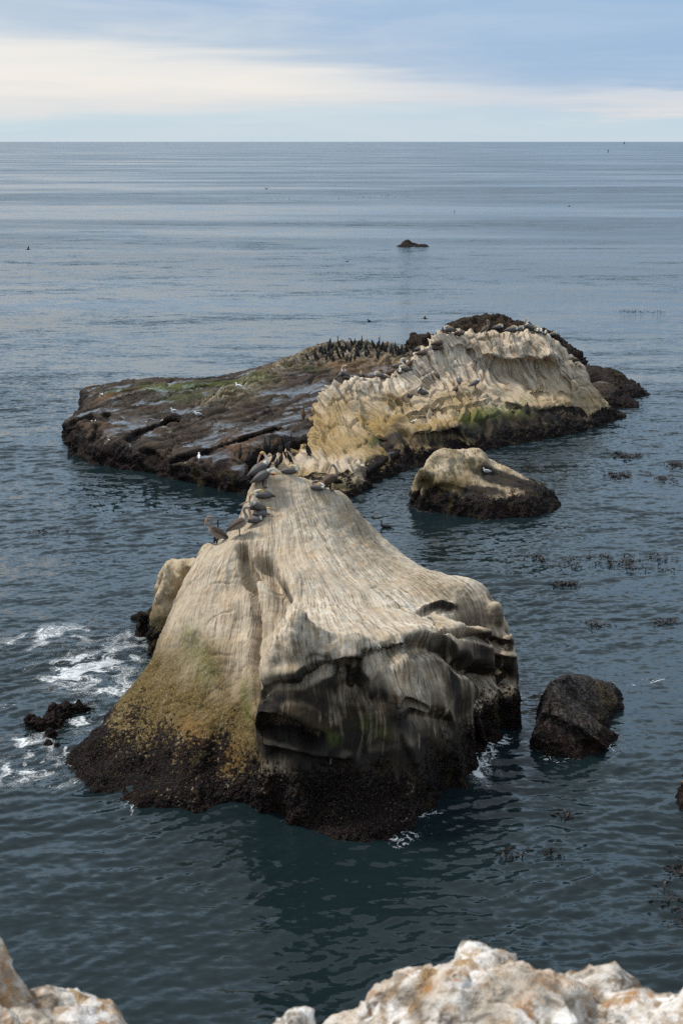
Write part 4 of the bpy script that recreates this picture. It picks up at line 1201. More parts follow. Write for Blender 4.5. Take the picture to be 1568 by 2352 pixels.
def build_cliff():
    gx, gy = np.linspace(-45, 45, 240), np.concatenate([np.linspace(-40, 1.0, 60, endpoint=False), np.linspace(1.0, 7.5, 80)])
    XX, YY = np.meshgrid(gx, gy)
    V = np.column_stack([XX.ravel(), YY.ravel(), np.zeros(XX.size)])
    e = 2.7 + 0.5 * np.sin(V[:, 0] * 0.33) * sstep(np.abs(V[:, 0]), 3, 9)
    t = V[:, 1] - e
    z = np.where(t < 0, 13.45 + 0.05 * fbm(V * 0.6, 3, 2), 13.45 - 14.8 * sstep(t, 0, 3.4))
    z = np.where((t < -0.8), np.maximum(z, 13.45 + 0.9 * sstep(-t, 0.8, 1.6)), z)
    V[:, 2] = z + fbm(V * 0.9, 4, 5) * 0.12 * sstep(t, -0.2, 0.6)
    ny, nx = XX.shape
    I = np.arange(nx * ny).reshape(ny, nx)
    q = np.stack([I[:-1, :-1], I[:-1, 1:], I[1:, 1:], I[1:, :-1]], -1).reshape(-1, 4)
    me = np_mesh('cliff', V, q, M_CLIFF)
    set_attr(me, 'flow', V)
    link('cliff', me, kind='structure', label='cliff of pale stone below the viewpoint')


M_CLIFF = rock_material('cliff_stone', (0.12, 0.10, 0.08), (0.24, 0.20, 0.15), (0.33, 0.28, 0.22), fs=(2, 2, 4), size=1.2)
build_cliff()


# ----------------------------------------------------------------------------
# foam and floating kelp
# ----------------------------------------------------------------------------
def foam_material():
    m = bpy.data.materials.new('sea_foam')
    m.use_nodes = True
    g = NT(m.node_tree)
    out = g.n('ShaderNodeOutputMaterial')
    bs = g.n('ShaderNodeBsdfPrincipled')
    bs.inputs['Base Color'].default_value = (0.66, 0.70, 0.72, 1)
    bs.inputs['Roughness'].default_value = 0.8
    tr = g.n('ShaderNodeBsdfTransparent')
    mx = g.n('ShaderNodeMixShader')
    tc = g.n('ShaderNodeTexCoord')
    nz = g.noise(tc.outputs['Object'], 22.0, 4.0, 0.7)
    f = g.rng(g.math('ADD', g.attr('thick'), g.math('MULTIPLY', g.math('SUBTRACT', nz, 0.5), 1.1)), 0.10, 0.95)
    g.l(f, mx.inputs[0])
    g.l(tr.outputs[0], mx.inputs[1])
    g.l(bs.outputs[0], mx.inputs[2])
    g.l(mx.outputs[0], out.inputs[0])
    return m


FOAM_ROCKS = []


def build_foam():
    Vs, Qs, Ts = [], [], []
    n0 = 0
    # (centre u, v, half width px, half height px, density, streak angle)
    patches = [(190, 1545, 180, 80, 1.08), (150, 1460, 190, 50, 0.85), (270, 1600, 100, 60, 1.05), (60, 1770, 140, 65, 0.98), (60, 1720, 130, 45, 0.85), (210, 1650, 100, 50, 0.95),
               (290, 1500, 110, 70, 0.75), (60, 1480, 140, 50, 0.75), (130, 1690, 100, 50, 0.7), (230, 1540, 150, 90, 0.75), (310, 1470, 80, 40, 0.7), (40, 1620, 100, 60, 0.5), (110, 1790, 120, 50, 0.75), (90, 1240, 160, 60, 0.3),
               (1110, 1760, 65, 75, 0.95), (1140, 1690, 60, 60, 0.55), (1010, 1905, 110, 45, 0.55), (1390, 1805, 90, 28, 0.7), (1290, 1745, 90, 20, 0.55), (1480, 1570, 110, 40, 0.5), (1180, 1800, 80, 40, 0.4),
               (1260, 1500, 130, 70, 0.22), (1420, 1010, 60, 10, 0.3), (1500, 1180, 90, 60, 0.15), (60, 1310, 120, 40, 0.3), (180, 1330, 160, 60, 0.2), (1480, 2180, 90, 70, 0.22), (1180, 1180, 120, 10, 0.25), (1440, 870, 60, 8, 0.4), (1340, 828, 90, 6, 0.5),
               (940, 567, 40, 4, 0.6), (560, 868, 60, 8, 0.5)]
    for k, (u, v, a, b, dens) in enumerate(patches):
        c = W0(u, v)
        wx = np.linalg.norm(W0(u + a, v) - c)
        y0, y1 = W0(u, v + b)[1], W0(u, v - b)[1]
        step = 0.032 * max(1.0, c[1] / 34.0)
        nx, ny = int(2 * wx / step), int((y1 - y0) / step)
        nx, ny = min(nx, 420), min(ny, 420)
        XX, YY = np.meshgrid(np.linspace(c[0] - wx, c[0] + wx, nx), np.linspace(y0, y1, ny))
        x, y = XX.ravel(), YY.ravel()
        ex = (x - c[0]) / wx
        ey = (y - (y0 + y1) / 2) / ((y1 - y0) / 2)
        fall = 1 - sstep(np.sqrt(ex * ex + ey * ey), 0.25, 1.0)
        s = max(1.0, c[1] / 40.0)
        p = np.stack([x / s, y / s, np.zeros_like(x)], 1)
        wp = p + np.stack([fbm(p * 0.7, 3, 1), fbm(p * 0.7, 3, 5), np.zeros_like(x)], 1) * 0.9
        fil = 1 - np.abs(perlin(wp * np.array([1.8, 2.8, 1]), 9)) * 6.0
        fil2 = 1 - np.abs(perlin(wp * np.array([4.2, 6.4, 1]), 13)) * 4.2
        lump = fbm(wp * 1.1, 3, 21)
        t = np.maximum(fil * 0.75, fil2 * 0.62) + lump * 0.55 - 1.08 + fall * dens * 0.90
        t = np.maximum(t, np.where(dens > 0.65, 0.30 * fall * dens * sstep(lump, -0.45, 0.35), -1))
        t = np.where(fall < 0.02, -1, t) * 1.6
        Z = wave(x, y) + 0.010
        I = np.arange(nx * ny).reshape(ny, nx)
        q = np.stack([I[:-1, :-1], I[:-1, 1:], I[1:, 1:], I[1:, :-1]], -1).reshape(-1, 4)
        q = q[(t[q] > 0.0).any(1)]
        if not len(q):
            continue
        us = np.unique(q)
        mp = np.zeros(nx * ny, dtype=np.int64)
        mp[us] = np.arange(len(us))
        Vs.append(np.column_stack([x, y, Z + 0.001 * (k % 7)])[us])
        Qs.append(mp[q] + n0)
        Ts.append(t[us])
        n0 += len(us)
    # broken rim of foam along the waterlines
    from mathutils.kdtree import KDTree
    for R, reach, dens in FOAM_ROCKS:
        wl = R.V[np.abs(R.V[:, 2]) < 0.10][::3]
        kd = KDTree(len(wl))
        for k, p in enumerate(wl):
            kd.insert((p[0], p[1], 0), k)
        kd.balance()
        lo, hi = wl[:, :2].min(0) - reach, wl[:, :2].max(0) + reach
        step = 0.034 * max(1.0, lo[1] / 30.0)
        nx, ny = int((hi[0] - lo[0]) / step), int((hi[1] - lo[1]) / step)
        XX, YY = np.meshgrid(np.linspace(lo[0], hi[0], nx), np.linspace(lo[1], hi[1], ny))
        x, y = XX.ravel(), YY.ravel()
        dist = np.array([kd.find((a, b, 0))[2] for a, b in zip(x, y)])
        s = max(1.0, lo[1] / 40.0)
        p = np.stack([x / s, y / s, np.zeros_like(x)], 1)
        wp = p + np.stack([fbm(p * 0.9, 3, 1), fbm(p * 0.9, 3, 5), np.zeros_like(x)], 1) * 0.6
        fil = 1 - np.abs(perlin(wp * np.array([2.4, 3.4, 1]), 9)) * 5.0
        fil2 = 1 - np.abs(perlin(wp * np.array([5.0, 7.4, 1]), 13)) * 4.0
        uneven = sstep(fbm(p * 0.45, 2, 33), -0.15, 0.35)
        right = sstep(x, -1.0, 2.0) * 0.35 if R is STACK else 0
        t = np.maximum(fil * 0.75, fil2 * 0.65) + fbm(wp * 1.6, 2, 3) * 0.3 - 1.05 + (dens + right) * (0.35 + 0.75 * uneven) * (1 - sstep(dist, 0.02, reach))
        t = np.where(dist > reach * 0.95, -1, t) * 1.6
        I = np.arange(nx * ny).reshape(ny, nx)
        q = np.stack([I[:-1, :-1], I[:-1, 1:], I[1:, 1:], I[1:, :-1]], -1).reshape(-1, 4)
        q = q[(t[q] > 0.0).any(1)]
        us = np.unique(q)
        mp = np.zeros(nx * ny, dtype=np.int64)
        mp[us] = np.arange(len(us))
        Vs.append(np.column_stack([x, y, wave(x, y) + 0.019])[us])
        Qs.append(mp[q] + n0)
        Ts.append(t[us])
        n0 += len(us)
    me = np_mesh('sea_foam', np.concatenate(Vs), np.concatenate(Qs), foam_material())
    set_attr(me, 'thick', np.concatenate(Ts))
    link('sea_foam', me, kind='stuff', label='lacy white foam drifting round the rocks')


FOAM_ROCKS = [(STACK, 0.75, 0.62), (ROCK_RIGHT, 0.6, 0.75), (ROCK_LEFT, 0.6, 0.85), (ROCK_MID, 0.5, 0.45)]
build_foam()

M_KELP = plain('kelp_blade', (0.018, 0.012, 0.008), 0.5, 8.0, 0.25)


def kelp(label, uv, spread, n, seed, blade=0.16):
    rs = random.Random(seed)
    V, Q = [], []
    pts = [W0(*p) for p in uv]
    seglen = [np.linalg.norm(pts[i + 1] - pts[i]) for i in range(len(pts) - 1)]
    tot = sum(seglen)
    clumps = [rs.random() for _ in range(max(3, n // 9))]
    for _ in range(n):
        s = min(0.999, max(0, rs.choice(clumps) + rs.gauss(0, 0.035))) * tot
        i = 0
        while i < len(seglen) - 1 and s > seglen[i]:
            s -= seglen[i]
            i += 1
        p = pts[i] + (pts[i + 1] - pts[i]) * min(1, s / seglen[i])
        x, y = p[0] + rs.gauss(0, spread), p[1] + rs.gauss(0, spread * 1.3)
        a = rs.gauss(0, 0.7)
        L, w = blade * rs.uniform(0.5, 1.5), blade * rs.uniform(0.10, 0.24)
        z = float(wave(np.array([x]), np.array([y]))[0]) + 0.012
        lift = rs.choice([0, 0, 0.02, 0.05, 0.09])
        b0 = len(V)
        for t in range(4):
            f_ = t / 3
            bx, by = x + L * f_ * math.cos(a + 0.9 * f_ * f_), y + L * f_ * math.sin(a + 0.9 * f_ * f_)
            ww = w * math.sin(math.pi * (0.15 + 0.8 * f_))
            zz = z + lift * math.sin(math.pi * f_)
            V.append((bx - ww * math.sin(a), by + ww * math.cos(a), zz))
            V.append((bx + ww * math.sin(a), by - ww * math.cos(a), zz + 0.004))
        for t in range(3):
            Q.append((b0 + 2 * t, b0 + 2 * t + 1, b0 + 2 * t + 3, b0 + 2 * t + 2))
    me = np_mesh('floating_kelp', np.array(V), np.array(Q), M_KELP)
    link('floating_kelp', me, label=label, category='seaweed', group='kelp floating on the water', kind='stuff')


KELP = [
    ('straggling line of brown kelp, upper of the long pair right of the front rock', [(1290, 1285), (1360, 1280), (1440, 1274), (1510, 1273)], 0.10, 90),
    ('longest trail of brown kelp reaching the right edge beside the front rock', [(1180, 1262), (1280, 1300), (1390, 1296), (1480, 1305), (1568, 1308)], 0.16, 170),
    ('kelp trail between the two long trails by the right edge', [(1400, 1292), (1450, 1288), (1520, 1285), (1560, 1283)], 0.12, 70),
    ('short dense tuft of dark kelp alone below the long trails', [(1268, 1341), (1300, 1343), (1328, 1342)], 0.10, 80),
    ('ragged kelp raft right of the low rocks, upper one', [(1412, 1046), (1450, 1048), (1490, 1046)], 0.25, 90),
    ('ragged kelp raft right of the channel rock, lower left one', [(1408, 1093), (1440, 1087), (1460, 1085)], 0.22, 80),
    ('kelp raft touching the right edge above the channel rock', [(1530, 1068), (1550, 1066), (1575, 1070)], 0.25, 90),
    ('small kelp raft just left of the right edge, below the raft that touches it', [(1500, 1097), (1525, 1100), (1540, 1096)], 0.25, 60),
    ('thin distant kelp line on the open water at far right', [(1418, 716), (1460, 715), (1510, 716)], 0.35, 60),
    ('faint kelp streak level with the right lobe of the front rock', [(1340, 1430), (1370, 1432), (1400, 1434)], 0.12, 40),
    ('kelp sprigs at the right edge level with the right lobe of the front rock', [(1490, 1430), (1530, 1428), (1568, 1426)], 0.12, 45),
    ('kelp strand nearest the right edge at the level of the rusty rock foot', [(1270, 1870), (1310, 1872), (1330, 1862)], 0.10, 30),
    ('loose kelp fronds drifting in the dark water near the lower right corner', [(1510, 2040), (1540, 2080), (1568, 2120)], 0.18, 60),
    ('thin reddish kelp scraps on the water at the far left', [(10, 1220), (60, 1222), (150, 1220)], 0.2, 50),
    ('dark kelp fronds hugging the right edge near the bottom of the picture', [(1530, 1980), (1555, 2000), (1570, 2030)], 0.16, 60),
    ('few kelp scraps drifting in the dark swirl below the front rock', [(1150, 1960), (1200, 1965), (1270, 1950)], 0.16, 40),
]
for i, (lb, uv, sp, n) in enumerate(KELP):
    kelp(lb, uv, sp, n, 40 + i, blade=0.15 if uv[0][1] > 1800 else 0.20 if uv[0][1] > 1200 else 0.34)


# ----------------------------------------------------------------------------
# birds
# ----------------------------------------------------------------------------
def feather_material():
    m = bpy.data.materials.new('feathers')
    m.use_nodes = True
    g = NT(m.node_tree)
    out = g.n('ShaderNodeOutputMaterial')
    bs = g.n('ShaderNodeBsdfPrincipled')
    g.l(bs.outputs[0], out.inputs[0])
    tc = g.n('ShaderNodeTexCoord')
    col = g.n('ShaderNodeAttribute', attribute_name='plumage').outputs['Color']
    nz = g.noise(g.scaled(tc.outputs['Object'], (22.0, 70.0, 50.0)), 1.0, 3.0, 0.6)
    k = g.rng(nz, 0.35, 0.65, 0.60, 1.35)
    g.l(g.vmath('MULTIPLY', col, g.mix(k, (0.6, 0.6, 0.6), (1.35, 1.35, 1.35))), bs.inputs['Base Color'])
    bs.inputs['Roughness'].default_value = 0.65
    bs.inputs['Specular IOR Level'].default_value = 0.10
    return m


M_FEATHER = feather_material()


def catmull(pts, sub):
    pts = np.asarray(pts, dtype=float)
    n = len(pts)
    out = []
    for i in range(n - 1):
        p0, p1, p2, p3 = pts[max(i - 1, 0)], pts[i], pts[i + 1], pts[min(i + 2, n - 1)]
        for k in range(sub):
            t = k / sub
            out.append(0.5 * ((2 * p1) + (p2 - p0) * t + (2 * p0 - 5 * p1 + 4 * p2 - p3) * t * t + (3 * p1 - p0 - 3 * p2 + p3) * t ** 3))
    out.append(pts[-1])
    return np.array(out)


def loft(rows, seg=14, sub=4):
    """rows: x, y, z, half width, half height, r, g, b (upper side), r, g, b (under side)"""
    R = catmull(rows, sub)
    c, rad = R[:, :3], np.maximum(R[:, 3:5], 0.003)
    T = np.gradient(c, axis=0)
    T /= np.linalg.norm(T, axis=1)[:, None] + 1e-9
    S = np.cross(T, np.array([0, 0, 1.0]))
    for i in range(len(S)):                       # keep the frame from flipping where the neck turns upright
        if np.linalg.norm(S[i]) < 0.15:
            S[i] = S[i - 1] if i else np.array([0, -1.0, 0])
        S[i] /= np.linalg.norm(S[i])
        if i and S[i] @ S[i - 1] < 0:
            S[i] = -S[i]
    U = np.cross(S, T)
    a = np.linspace(0, 2 * math.pi, seg, endpoint=False)
    V = (c[:, None] + S[:, None] * (np.cos(a)[None, :, None] * rad[:, 0, None, None]) + U[:, None] * (np.sin(a)[None, :, None] * rad[:, 1, None, None])).reshape(-1, 3)
    w = np.clip(0.5 + 1.2 * np.sin(a), 0, 1)[None, :, None]
    if R.shape[1] >= 11:
        C = (R[:, None, 5:8] * w + R[:, None, 8:11] * (1 - w)).reshape(-1, 3)
    else:
        C = np.repeat(R[:, 5:8], seg, axis=0)
    n = len(c)
    I = np.arange(n * seg).reshape(n, seg)
    J = np.roll(I, -1, 1)
    Q = np.stack([I[:-1], J[:-1], J[1:], I[1:]], -1).reshape(-1, 4)
    V = np.concatenate([V, c[[0]], c[[-1]]])
    C = np.concatenate([C, C[[0]], C[[n * seg - 1]]])
    e0, e1 = n * seg, n * seg + 1
    caps = [[J[0, k], I[0, k], e0, e0] for k in range(seg)] + [[I[-1, k], J[-1, k], e1, e1] for k in range(seg)]
    return V, np.concatenate([Q, np.array(caps)]), np.clip(C, 0, 1)


def fuse(parts, vox=0.011, smooth=2):
    """several lofts grown together into one continuous skin"""
    Vs, Qs, Cs, n = [], [], [], 0
    for V, Q, C in parts:
        Vs.append(V)
        Cs.append(C)
        Qs.append(Q + n)
        n += len(V)
    V0, C0 = np.concatenate(Vs), np.concatenate(Cs)
    bm_f = [tuple(dict.fromkeys(f)) for f in np.concatenate(Qs).tolist()]
    me = bpy.data.meshes.new('tmp')
    me.from_pydata(V0.tolist(), [], bm_f)
    o = bpy.data.objects.new('tmp', me)
    COL.objects.link(o)
    m = o.modifiers.new('r', 'REMESH')
    m.mode = 'VOXEL'
    m.voxel_size = vox
    em = o.evaluated_get(bpy.context.evaluated_depsgraph_get()).to_mesh()
    W = np.empty(len(em.vertices) * 3, dtype=np.float32)
    em.vertices.foreach_get('co', W)
    L = np.empty(len(em.loops), dtype=np.int32)
    em.loops.foreach_get('vertex_index', L)
    W, L = W.reshape(-1, 3).astype(float), L.reshape(-1, 4)
    bpy.data.objects.remove(o)
    bpy.data.meshes.remove(me)
    col = np.empty((len(W), 3))
    for k in range(0, len(W), 2000):
        d = ((W[k:k + 2000, None] - V0[None]) ** 2).sum(-1)
        ix = np.argpartition(d, 3, axis=1)[:, :3]
        col[k:k + 2000] = C0[ix].mean(1)
    W = laplace(W, L, smooth, 0.4)
    return W, L, col


def bird_mesh(name, parts, vox=0.011):
    V, Q, C = fuse(parts, vox)
    me = np_mesh(name, V, Q, M_FEATHER)
    set_attr(me, 'plumage', np.column_stack([C, np.ones(len(C))]))
    return me


def piece_mesh(name, rows, seg=8, sub=3):
    V, Q, C = loft(rows, seg, sub)
    me = bpy.data.meshes.new(name)
    me.from_pydata(V.tolist(), [], [tuple(dict.fromkeys(f)) for f in Q.tolist()])
    me.materials.append(M_FEATHER)
    me.polygons.foreach_set('use_smooth', [True] * len(me.polygons))
    set_attr(me, 'plumage', np.column_stack([C, np.ones(len(C))]))
    return me


GREY, DGREY, BELLY = (0.105, 0.099, 0.095), (0.045, 0.042, 0.040), (0.035, 0.030, 0.027)
BROWN, DBROWN, BUFF = (0.075, 0.054, 0.041), (0.030, 0.022, 0.018), (0.42, 0.37, 0.31)
WHITE, YEL, NAPE = (0.56, 0.53, 0.47), (0.50, 0.36, 0.13), (0.10, 0.045, 0.025)
BLK, BLK2 = (0.010, 0.010, 0.011), (0.022, 0.021, 0.021)
BILL, BILLT, POUCH = (0.34, 0.21, 0.15), (0.36, 0.12, 0.06), (0.30, 0.035, 0.015)


def pelican_parts(pose, juv=False):
    back, under = (BROWN, BUFF if pose == 'alert' else DBROWN) if juv else (GREY, BELLY)
    wing = DBROWN if juv else DGREY
    nk, hd = ((0.20, 0.165, 0.13), (0.22, 0.18, 0.15)) if juv else (WHITE, YEL)
    P_, bill, legs = [], None, []

    def row(x, y, z, w, h, c, u=None):
        return (x, y, z, w, h) + tuple(c) + tuple(u if u is not None else c)

    if pose in ('rest', 'billout', 'wingup'):
        P_.append(loft([row(-.46, 0, .10, .03, .010, wing), row(-.36, 0, .12, .065, .03, wing, under), row(-.22, 0, .155, .125, .095, back, under), row(-.04, 0, .18, .165, .15, back, under),
                        row(.12, 0, .18, .155, .145, back, under), row(.24, 0, .185, .11, .12, back, under), row(.32, 0, .215, .055, .065, nk if not juv else back, under)]))
        for s in (1, -1):
            P_.append(loft([row(.20, s * .11, .21, .02, .04, back), row(.08, s * .155, .215, .03, .085, back), row(-.12, s * .145, .20, .03, .09, back), row(-.30, s * .08, .155, .022, .055, wing), row(-.44, s * .03, .12, .012, .02, wing)], 10, 3))
        if pose == 'rest':
            P_.append(loft([row(.28, 0, .20, .06, .06, nk), row(.335, .01, .265, .046, .05, nk), row(.30, .02, .335, .042, .044, nk), row(.21, .03, .365, .04, .042, nk), row(.12, .03, .375, .047, .047, hd), row(.06, .02, .365, .038, .038, hd), row(.02, .01, .35, .022, .022, hd)], 12))
            bill = [row(.05, .01, .352, .018, .02, BILL), row(-.06, 0, .335, .02, .022, BILL), row(-.16, -.01, .318, .014, .012, BILL), row(-.24, -.015, .305, .006, .006, BILLT)]
        elif pose == 'billout':
            P_.append(loft([row(.24, 0, .23, .06, .06, nk), row(.27, 0, .30, .045, .05, nk), row(.235, 0, .37, .04, .042, nk), row(.25, 0, .425, .045, .045, hd), row(.31, 0, .43, .042, .04, hd), row(.36, 0, .415, .026, .028, hd)], 12))
            bill = [row(.34, 0, .413, .022, .028, BILL), row(.46, 0, .375, .022, .032, BILL), row(.60, 0, .33, .018, .016, BILL), row(.72, 0, .29, .007, .007, BILLT)]
        else:
            P_.append(loft([row(.25, 0, .23, .06, .06, nk), row(.24, -.05, .32, .045, .05, nk), row(.15, -.11, .36, .042, .042, nk), row(.06, -.15, .33, .045, .045, hd), row(0, -.16, .29, .03, .03, hd)], 12))
            bill = [row(.02, -.16, .30, .018, .02, BILL), row(-.10, -.16, .25, .016, .018, BILL), row(-.2, -.15, .22, .006, .006, BILLT)]
            P_.append(loft([row(.10, .12, .24, .09, .03, wing), row(.0, .15, .36, .11, .022, back), row(-.08, .15, .50, .09, .014, wing), row(-.14, .13, .60, .03, .008, wing)], 10, 3))
    else:
        P_.append(loft([row(-.38, 0, .13, .03, .010, wing), row(-.30, 0, .18, .065, .035, wing, under), row(-.18, 0, .26, .12, .095, back, under), row(-.03, 0, .345, .155, .145, back, under), row(.10, 0, .415, .14, .135, back, under),
                        row(.18, 0, .475, .095, .10, back, under), row(.215, 0, .54, .052, .06, nk, under)]))
        for s in (1, -1):
            P_.append(loft([row(.17, s * .09, .46, .02, .05, back), row(.07, s * .14, .42, .03, .095, back), row(-.10, s * .135, .33, .03, .095, back), row(-.26, s * .08, .22, .022, .055, wing), row(-.38, s * .03, .14, .012, .02, wing)], 10, 3))
            legs.append([row(.01, s * .06, .26, .030, .032, under), row(.02, s * .06, .14, .016, .018, DBROWN), row(.015, s * .06, .03, .013, .014, DBROWN), row(.06, s * .065, .012, .03, .010, DBROWN), row(.14, s * .07, .006, .045, .006, DBROWN)])
        if pose == 'alert':
            P_.append(loft([row(.19, 0, .50, .07, .07, nk), row(.225, 0, .57, .046, .052, nk), row(.19, 0, .66, .036, .040, nk), row(.155, 0, .74, .034, .037, nk), row(.165, 0, .81, .037, .040, nk), row(.215, 0, .845, .044, .044, hd), row(.27, 0, .83, .032, .034, hd), row(.30, 0, .80, .022, .024, hd)], 12))
            bill = [row(.285, 0, .815, .022, .026, BILL), row(.325, 0, .72, .022, .034, POUCH if not juv else BILL), row(.345, 0, .60, .018, .022, BILL), row(.355, 0, .47, .007, .008, BILLT if not juv else BILL)]
        elif pose == 'lookback':
            P_.append(loft([row(.19, 0, .50, .07, .07, nk), row(.235, 0, .58, .046, .05, nk), row(.215, 0, .67, .036, .040, nk), row(.17, 0, .75, .035, .037, nk), row(.13, -.01, .81, .04, .042, hd), row(.08, -.02, .83, .042, .042, hd), row(.03, -.03, .80, .028, .03, hd)], 12))
            bill = [row(.045, -.03, .81, .022, .026, POUCH if not juv else BILL), row(-.01, -.06, .70, .024, .034, BILL), row(-.055, -.09, .58, .018, .022, BILL), row(-.085, -.11, .46, .007, .008, BILLT if not juv else BILL)]
        else:  # preen
            P_.append(loft([row(.19, 0, .49, .07, .07, nk), row(.27, 0, .545, .046, .05, nk), row(.37, 0, .545, .038, .04, nk), row(.445, 0, .49, .04, .04, nk), row(.455, 0, .425, .044, .044, hd), row(.41, 0, .385, .036, .036, hd), row(.37, 0, .38, .024, .026, hd)], 12))
            bill = [row(.385, 0, .38, .024, .028, POUCH if not juv else BILL), row(.29, 0, .385, .026, .032, POUCH if not juv else BILL), row(.18, 0, .40, .018, .02, BILL), row(.07, 0, .41, .007, .008, BILLT)]
    return P_, bill, legs


def cormorant_parts(pose, brown=False):
    b, b2 = ((0.055, 0.030, 0.018), (0.085, 0.045, 0.025)) if brown else (BLK, BLK2)

    def row(x, y, z, w, h, c=None):
        return (x, y, z, w, h) + tuple(c or b) * 2

    P_ = [loft([row(-.20, 0, .02, .030, .008), row(-.155, 0, .075, .045, .018), row(-.10, 0, .15, .070, .058), row(-.035, 0, .25, .092, .088, b2), row(.015, 0, .345, .088, .088, b2), row(.045, 0, .42, .062, .065), row(.055, 0, .475, .036, .04)])]
    for s in (1, -1):
        P_.append(loft([row(.03, s * .055, .40, .014, .04, b2), row(-.02, s * .085, .31, .018, .065, b2), row(-.08, s * .07, .20, .014, .05, b2), row(-.15, s * .03, .09, .008, .018)], 10, 3))
        P_.append(loft([row(-.01, s * .045, .20, .028, .03), row(0, s * .045, .08, .014, .014), row(.0, s * .045, .02, .011, .011), row(.05, s * .05, .010, .026, .009), row(.10, s * .055, .006, .034, .006)], 8, 3))
    necks = {
        'upright': ([row(.05, 0, .45, .045, .05), row(.065, 0, .52, .029, .032), row(.055, 0, .59, .025, .027), row(.06, 0, .645, .028, .028), row(.10, 0, .665, .027, .026), row(.14, 0, .66, .014, .014)], [row(.125, 0, .66, .011, .012), row(.18, 0, .657, .007, .008), row(.225, 0, .648, .004, .005)]),
        'hunched': ([row(.045, 0, .43, .05, .055), row(.055, 0, .49, .044, .046), row(.06, 0, .53, .034, .034), row(.095, 0, .545, .028, .027), row(.135, 0, .535, .015, .015)], [row(.12, 0, .535, .011, .012), row(.17, 0, .525, .007, .008), row(.21, 0, .51, .004, .005)]),
        'preen': ([row(.05, 0, .45, .045, .05), row(.08, 0, .52, .030, .033), row(.115, 0, .575, .026, .027), row(.165, 0, .585, .026, .026), row(.205, 0, .55, .029, .028), row(.21, 0, .50, .022, .022)], [row(.21, 0, .515, .012, .012), row(.195, 0, .465, .008, .008), row(.18, 0, .42, .004, .004)]),
        'tall': ([row(.05, 0, .45, .045, .05), row(.075, 0, .53, .028, .03), row(.07, 0, .61, .023, .025), row(.06, 0, .69, .024, .026), row(.085, 0, .735, .027, .027), row(.13, 0, .735, .016, .016)], [row(.115, 0, .735, .011, .012), row(.17, 0, .74, .007, .008), row(.215, 0, .742, .004, .005)]),
        'tucked': ([row(.045, 0, .43, .05, .055), row(.05, .02, .485, .042, .044), row(.02, .05, .51, .034, .034), row(-.02, .07, .50, .028, .027), row(-.05, .08, .47, .016, .016)], [row(-.035, .078, .485, .011, .011), row(-.06, .085, .43, .007, .007), row(-.07, .085, .38, .004, .004)]),
    }
    nk, bill = necks[pose]
    P_.append(loft(nk, 12))
    return P_, [r[:5] + (0.05, 0.045, 0.04) * 2 for r in bill], []


def gull_parts(rest=False):
    W_, G_, K_ = (0.78, 0.78, 0.77), (0.085, 0.088, 0.095), (0.02, 0.02, 0.02)

    def row(x, y, z, w, h, c, u=None):
        return (x, y, z, w, h) + tuple(c) + tuple(u or W_)

    dz = -0.09 if rest else 0.0
    P_ = [loft([row(-.24, 0, .17 + dz, .025, .010, W_), row(-.16, 0, .18 + dz, .05, .035, W_), row(-.06, 0, .19 + dz, .075, .075, W_), row(.05, 0, .205 + dz, .075, .078, W_), row(.12, 0, .24 + dz, .05, .055, W_),
                row(.14, 0, .295 + dz, .035, .037, W_), row(.155, 0, .34 + dz, .038, .036, W_), row(.20, 0, .34 + dz, .022, .022, W_)])]
    for s in (1, -1):
        P_.append(loft([row(.08, s * .05, .235 + dz, .02, .03, G_, G_), row(0, s * .07, .23 + dz, .025, .05, G_, G_), row(-.12, s * .055, .21 + dz, .02, .04, G_, G_), row(-.28, s * .012, .185 + dz, .008, .012, K_, K_)], 10, 3))
        if not rest:
            P_.append(loft([row(0, s * .03, .15, .018, .018, W_), row(0, s * .03, .07, .008, .008, (0.5, 0.3, 0.2), (0.5, 0.3, 0.2)), row(.0, s * .03, .015, .007, .007, (0.5, 0.3, 0.2), (0.5, 0.3, 0.2)), row(.05, s * .035, .006, .018, .006, (0.5, 0.3, 0.2), (0.5, 0.3, 0.2))], 8, 3))
    y = (0.6, 0.36, 0.04)
    return P_, [row(.185, 0, .338 + dz, .012, .014, y, y), row(.23, 0, .333 + dz, .010, .013, y, y), row(.25, 0, .322 + dz, .004, .005, y, y)], []


def flyer_parts(col, lift=0.25):
    def row(x, y, z, w, h):
        return (x, y, z, w, h) + tuple(col) * 2
    P_ = [loft([row(-.36, 0, 0, .05, .010), row(-.25, 0, 0, .04, .03), row(-.08, 0, 0, .075, .07), row(.10, 0, 0, .07, .065), row(.20, 0, .005, .035, .035), row(.33, 0, .02, .022, .024), row(.40, 0, .025, .026, .026), row(.46, 0, .02, .010, .011)])]
    for s in (1, -1):
        P_.append(loft([row(.04, 0, .03, .11, .02), row(.05, s * .16, .05 + .3 * lift, .11, .016), row(.08, s * .34, .06 + .7 * lift, .085, .011), row(.0, s * .54, .04 + .9 * lift, .06, .008), row(-.09, s * .70, .02 + lift, .015, .005)], 10, 3))
    return P_, [row(.44, 0, .02, .010, .011), row(.50, 0, .015, .008, .008), row(.53, 0, .01, .004, .004)], []


def swimmer_parts():
    def row(x, y, z, w, h):
        return (x, y, z, w, h) + tuple(BLK2) * 2
    P_ = [loft([row(-.36, 0, .03, .04, .008), row(-.25, 0, .02, .06, .03), row(-.08, 0, .02, .10, .07), row(.10, 0, .03, .09, .07), row(.19, 0, .07, .045, .05), row(.20, 0, .15, .028, .03), row(.18, 0, .23, .025, .026), row(.20, 0, .28, .028, .027), row(.25, 0, .285, .014, .014)])]
    return P_, [row(.235, 0, .285, .010, .011), row(.29, 0, .285, .007, .007), row(.33, 0, .28, .004, .004)], []


PROTO = {}


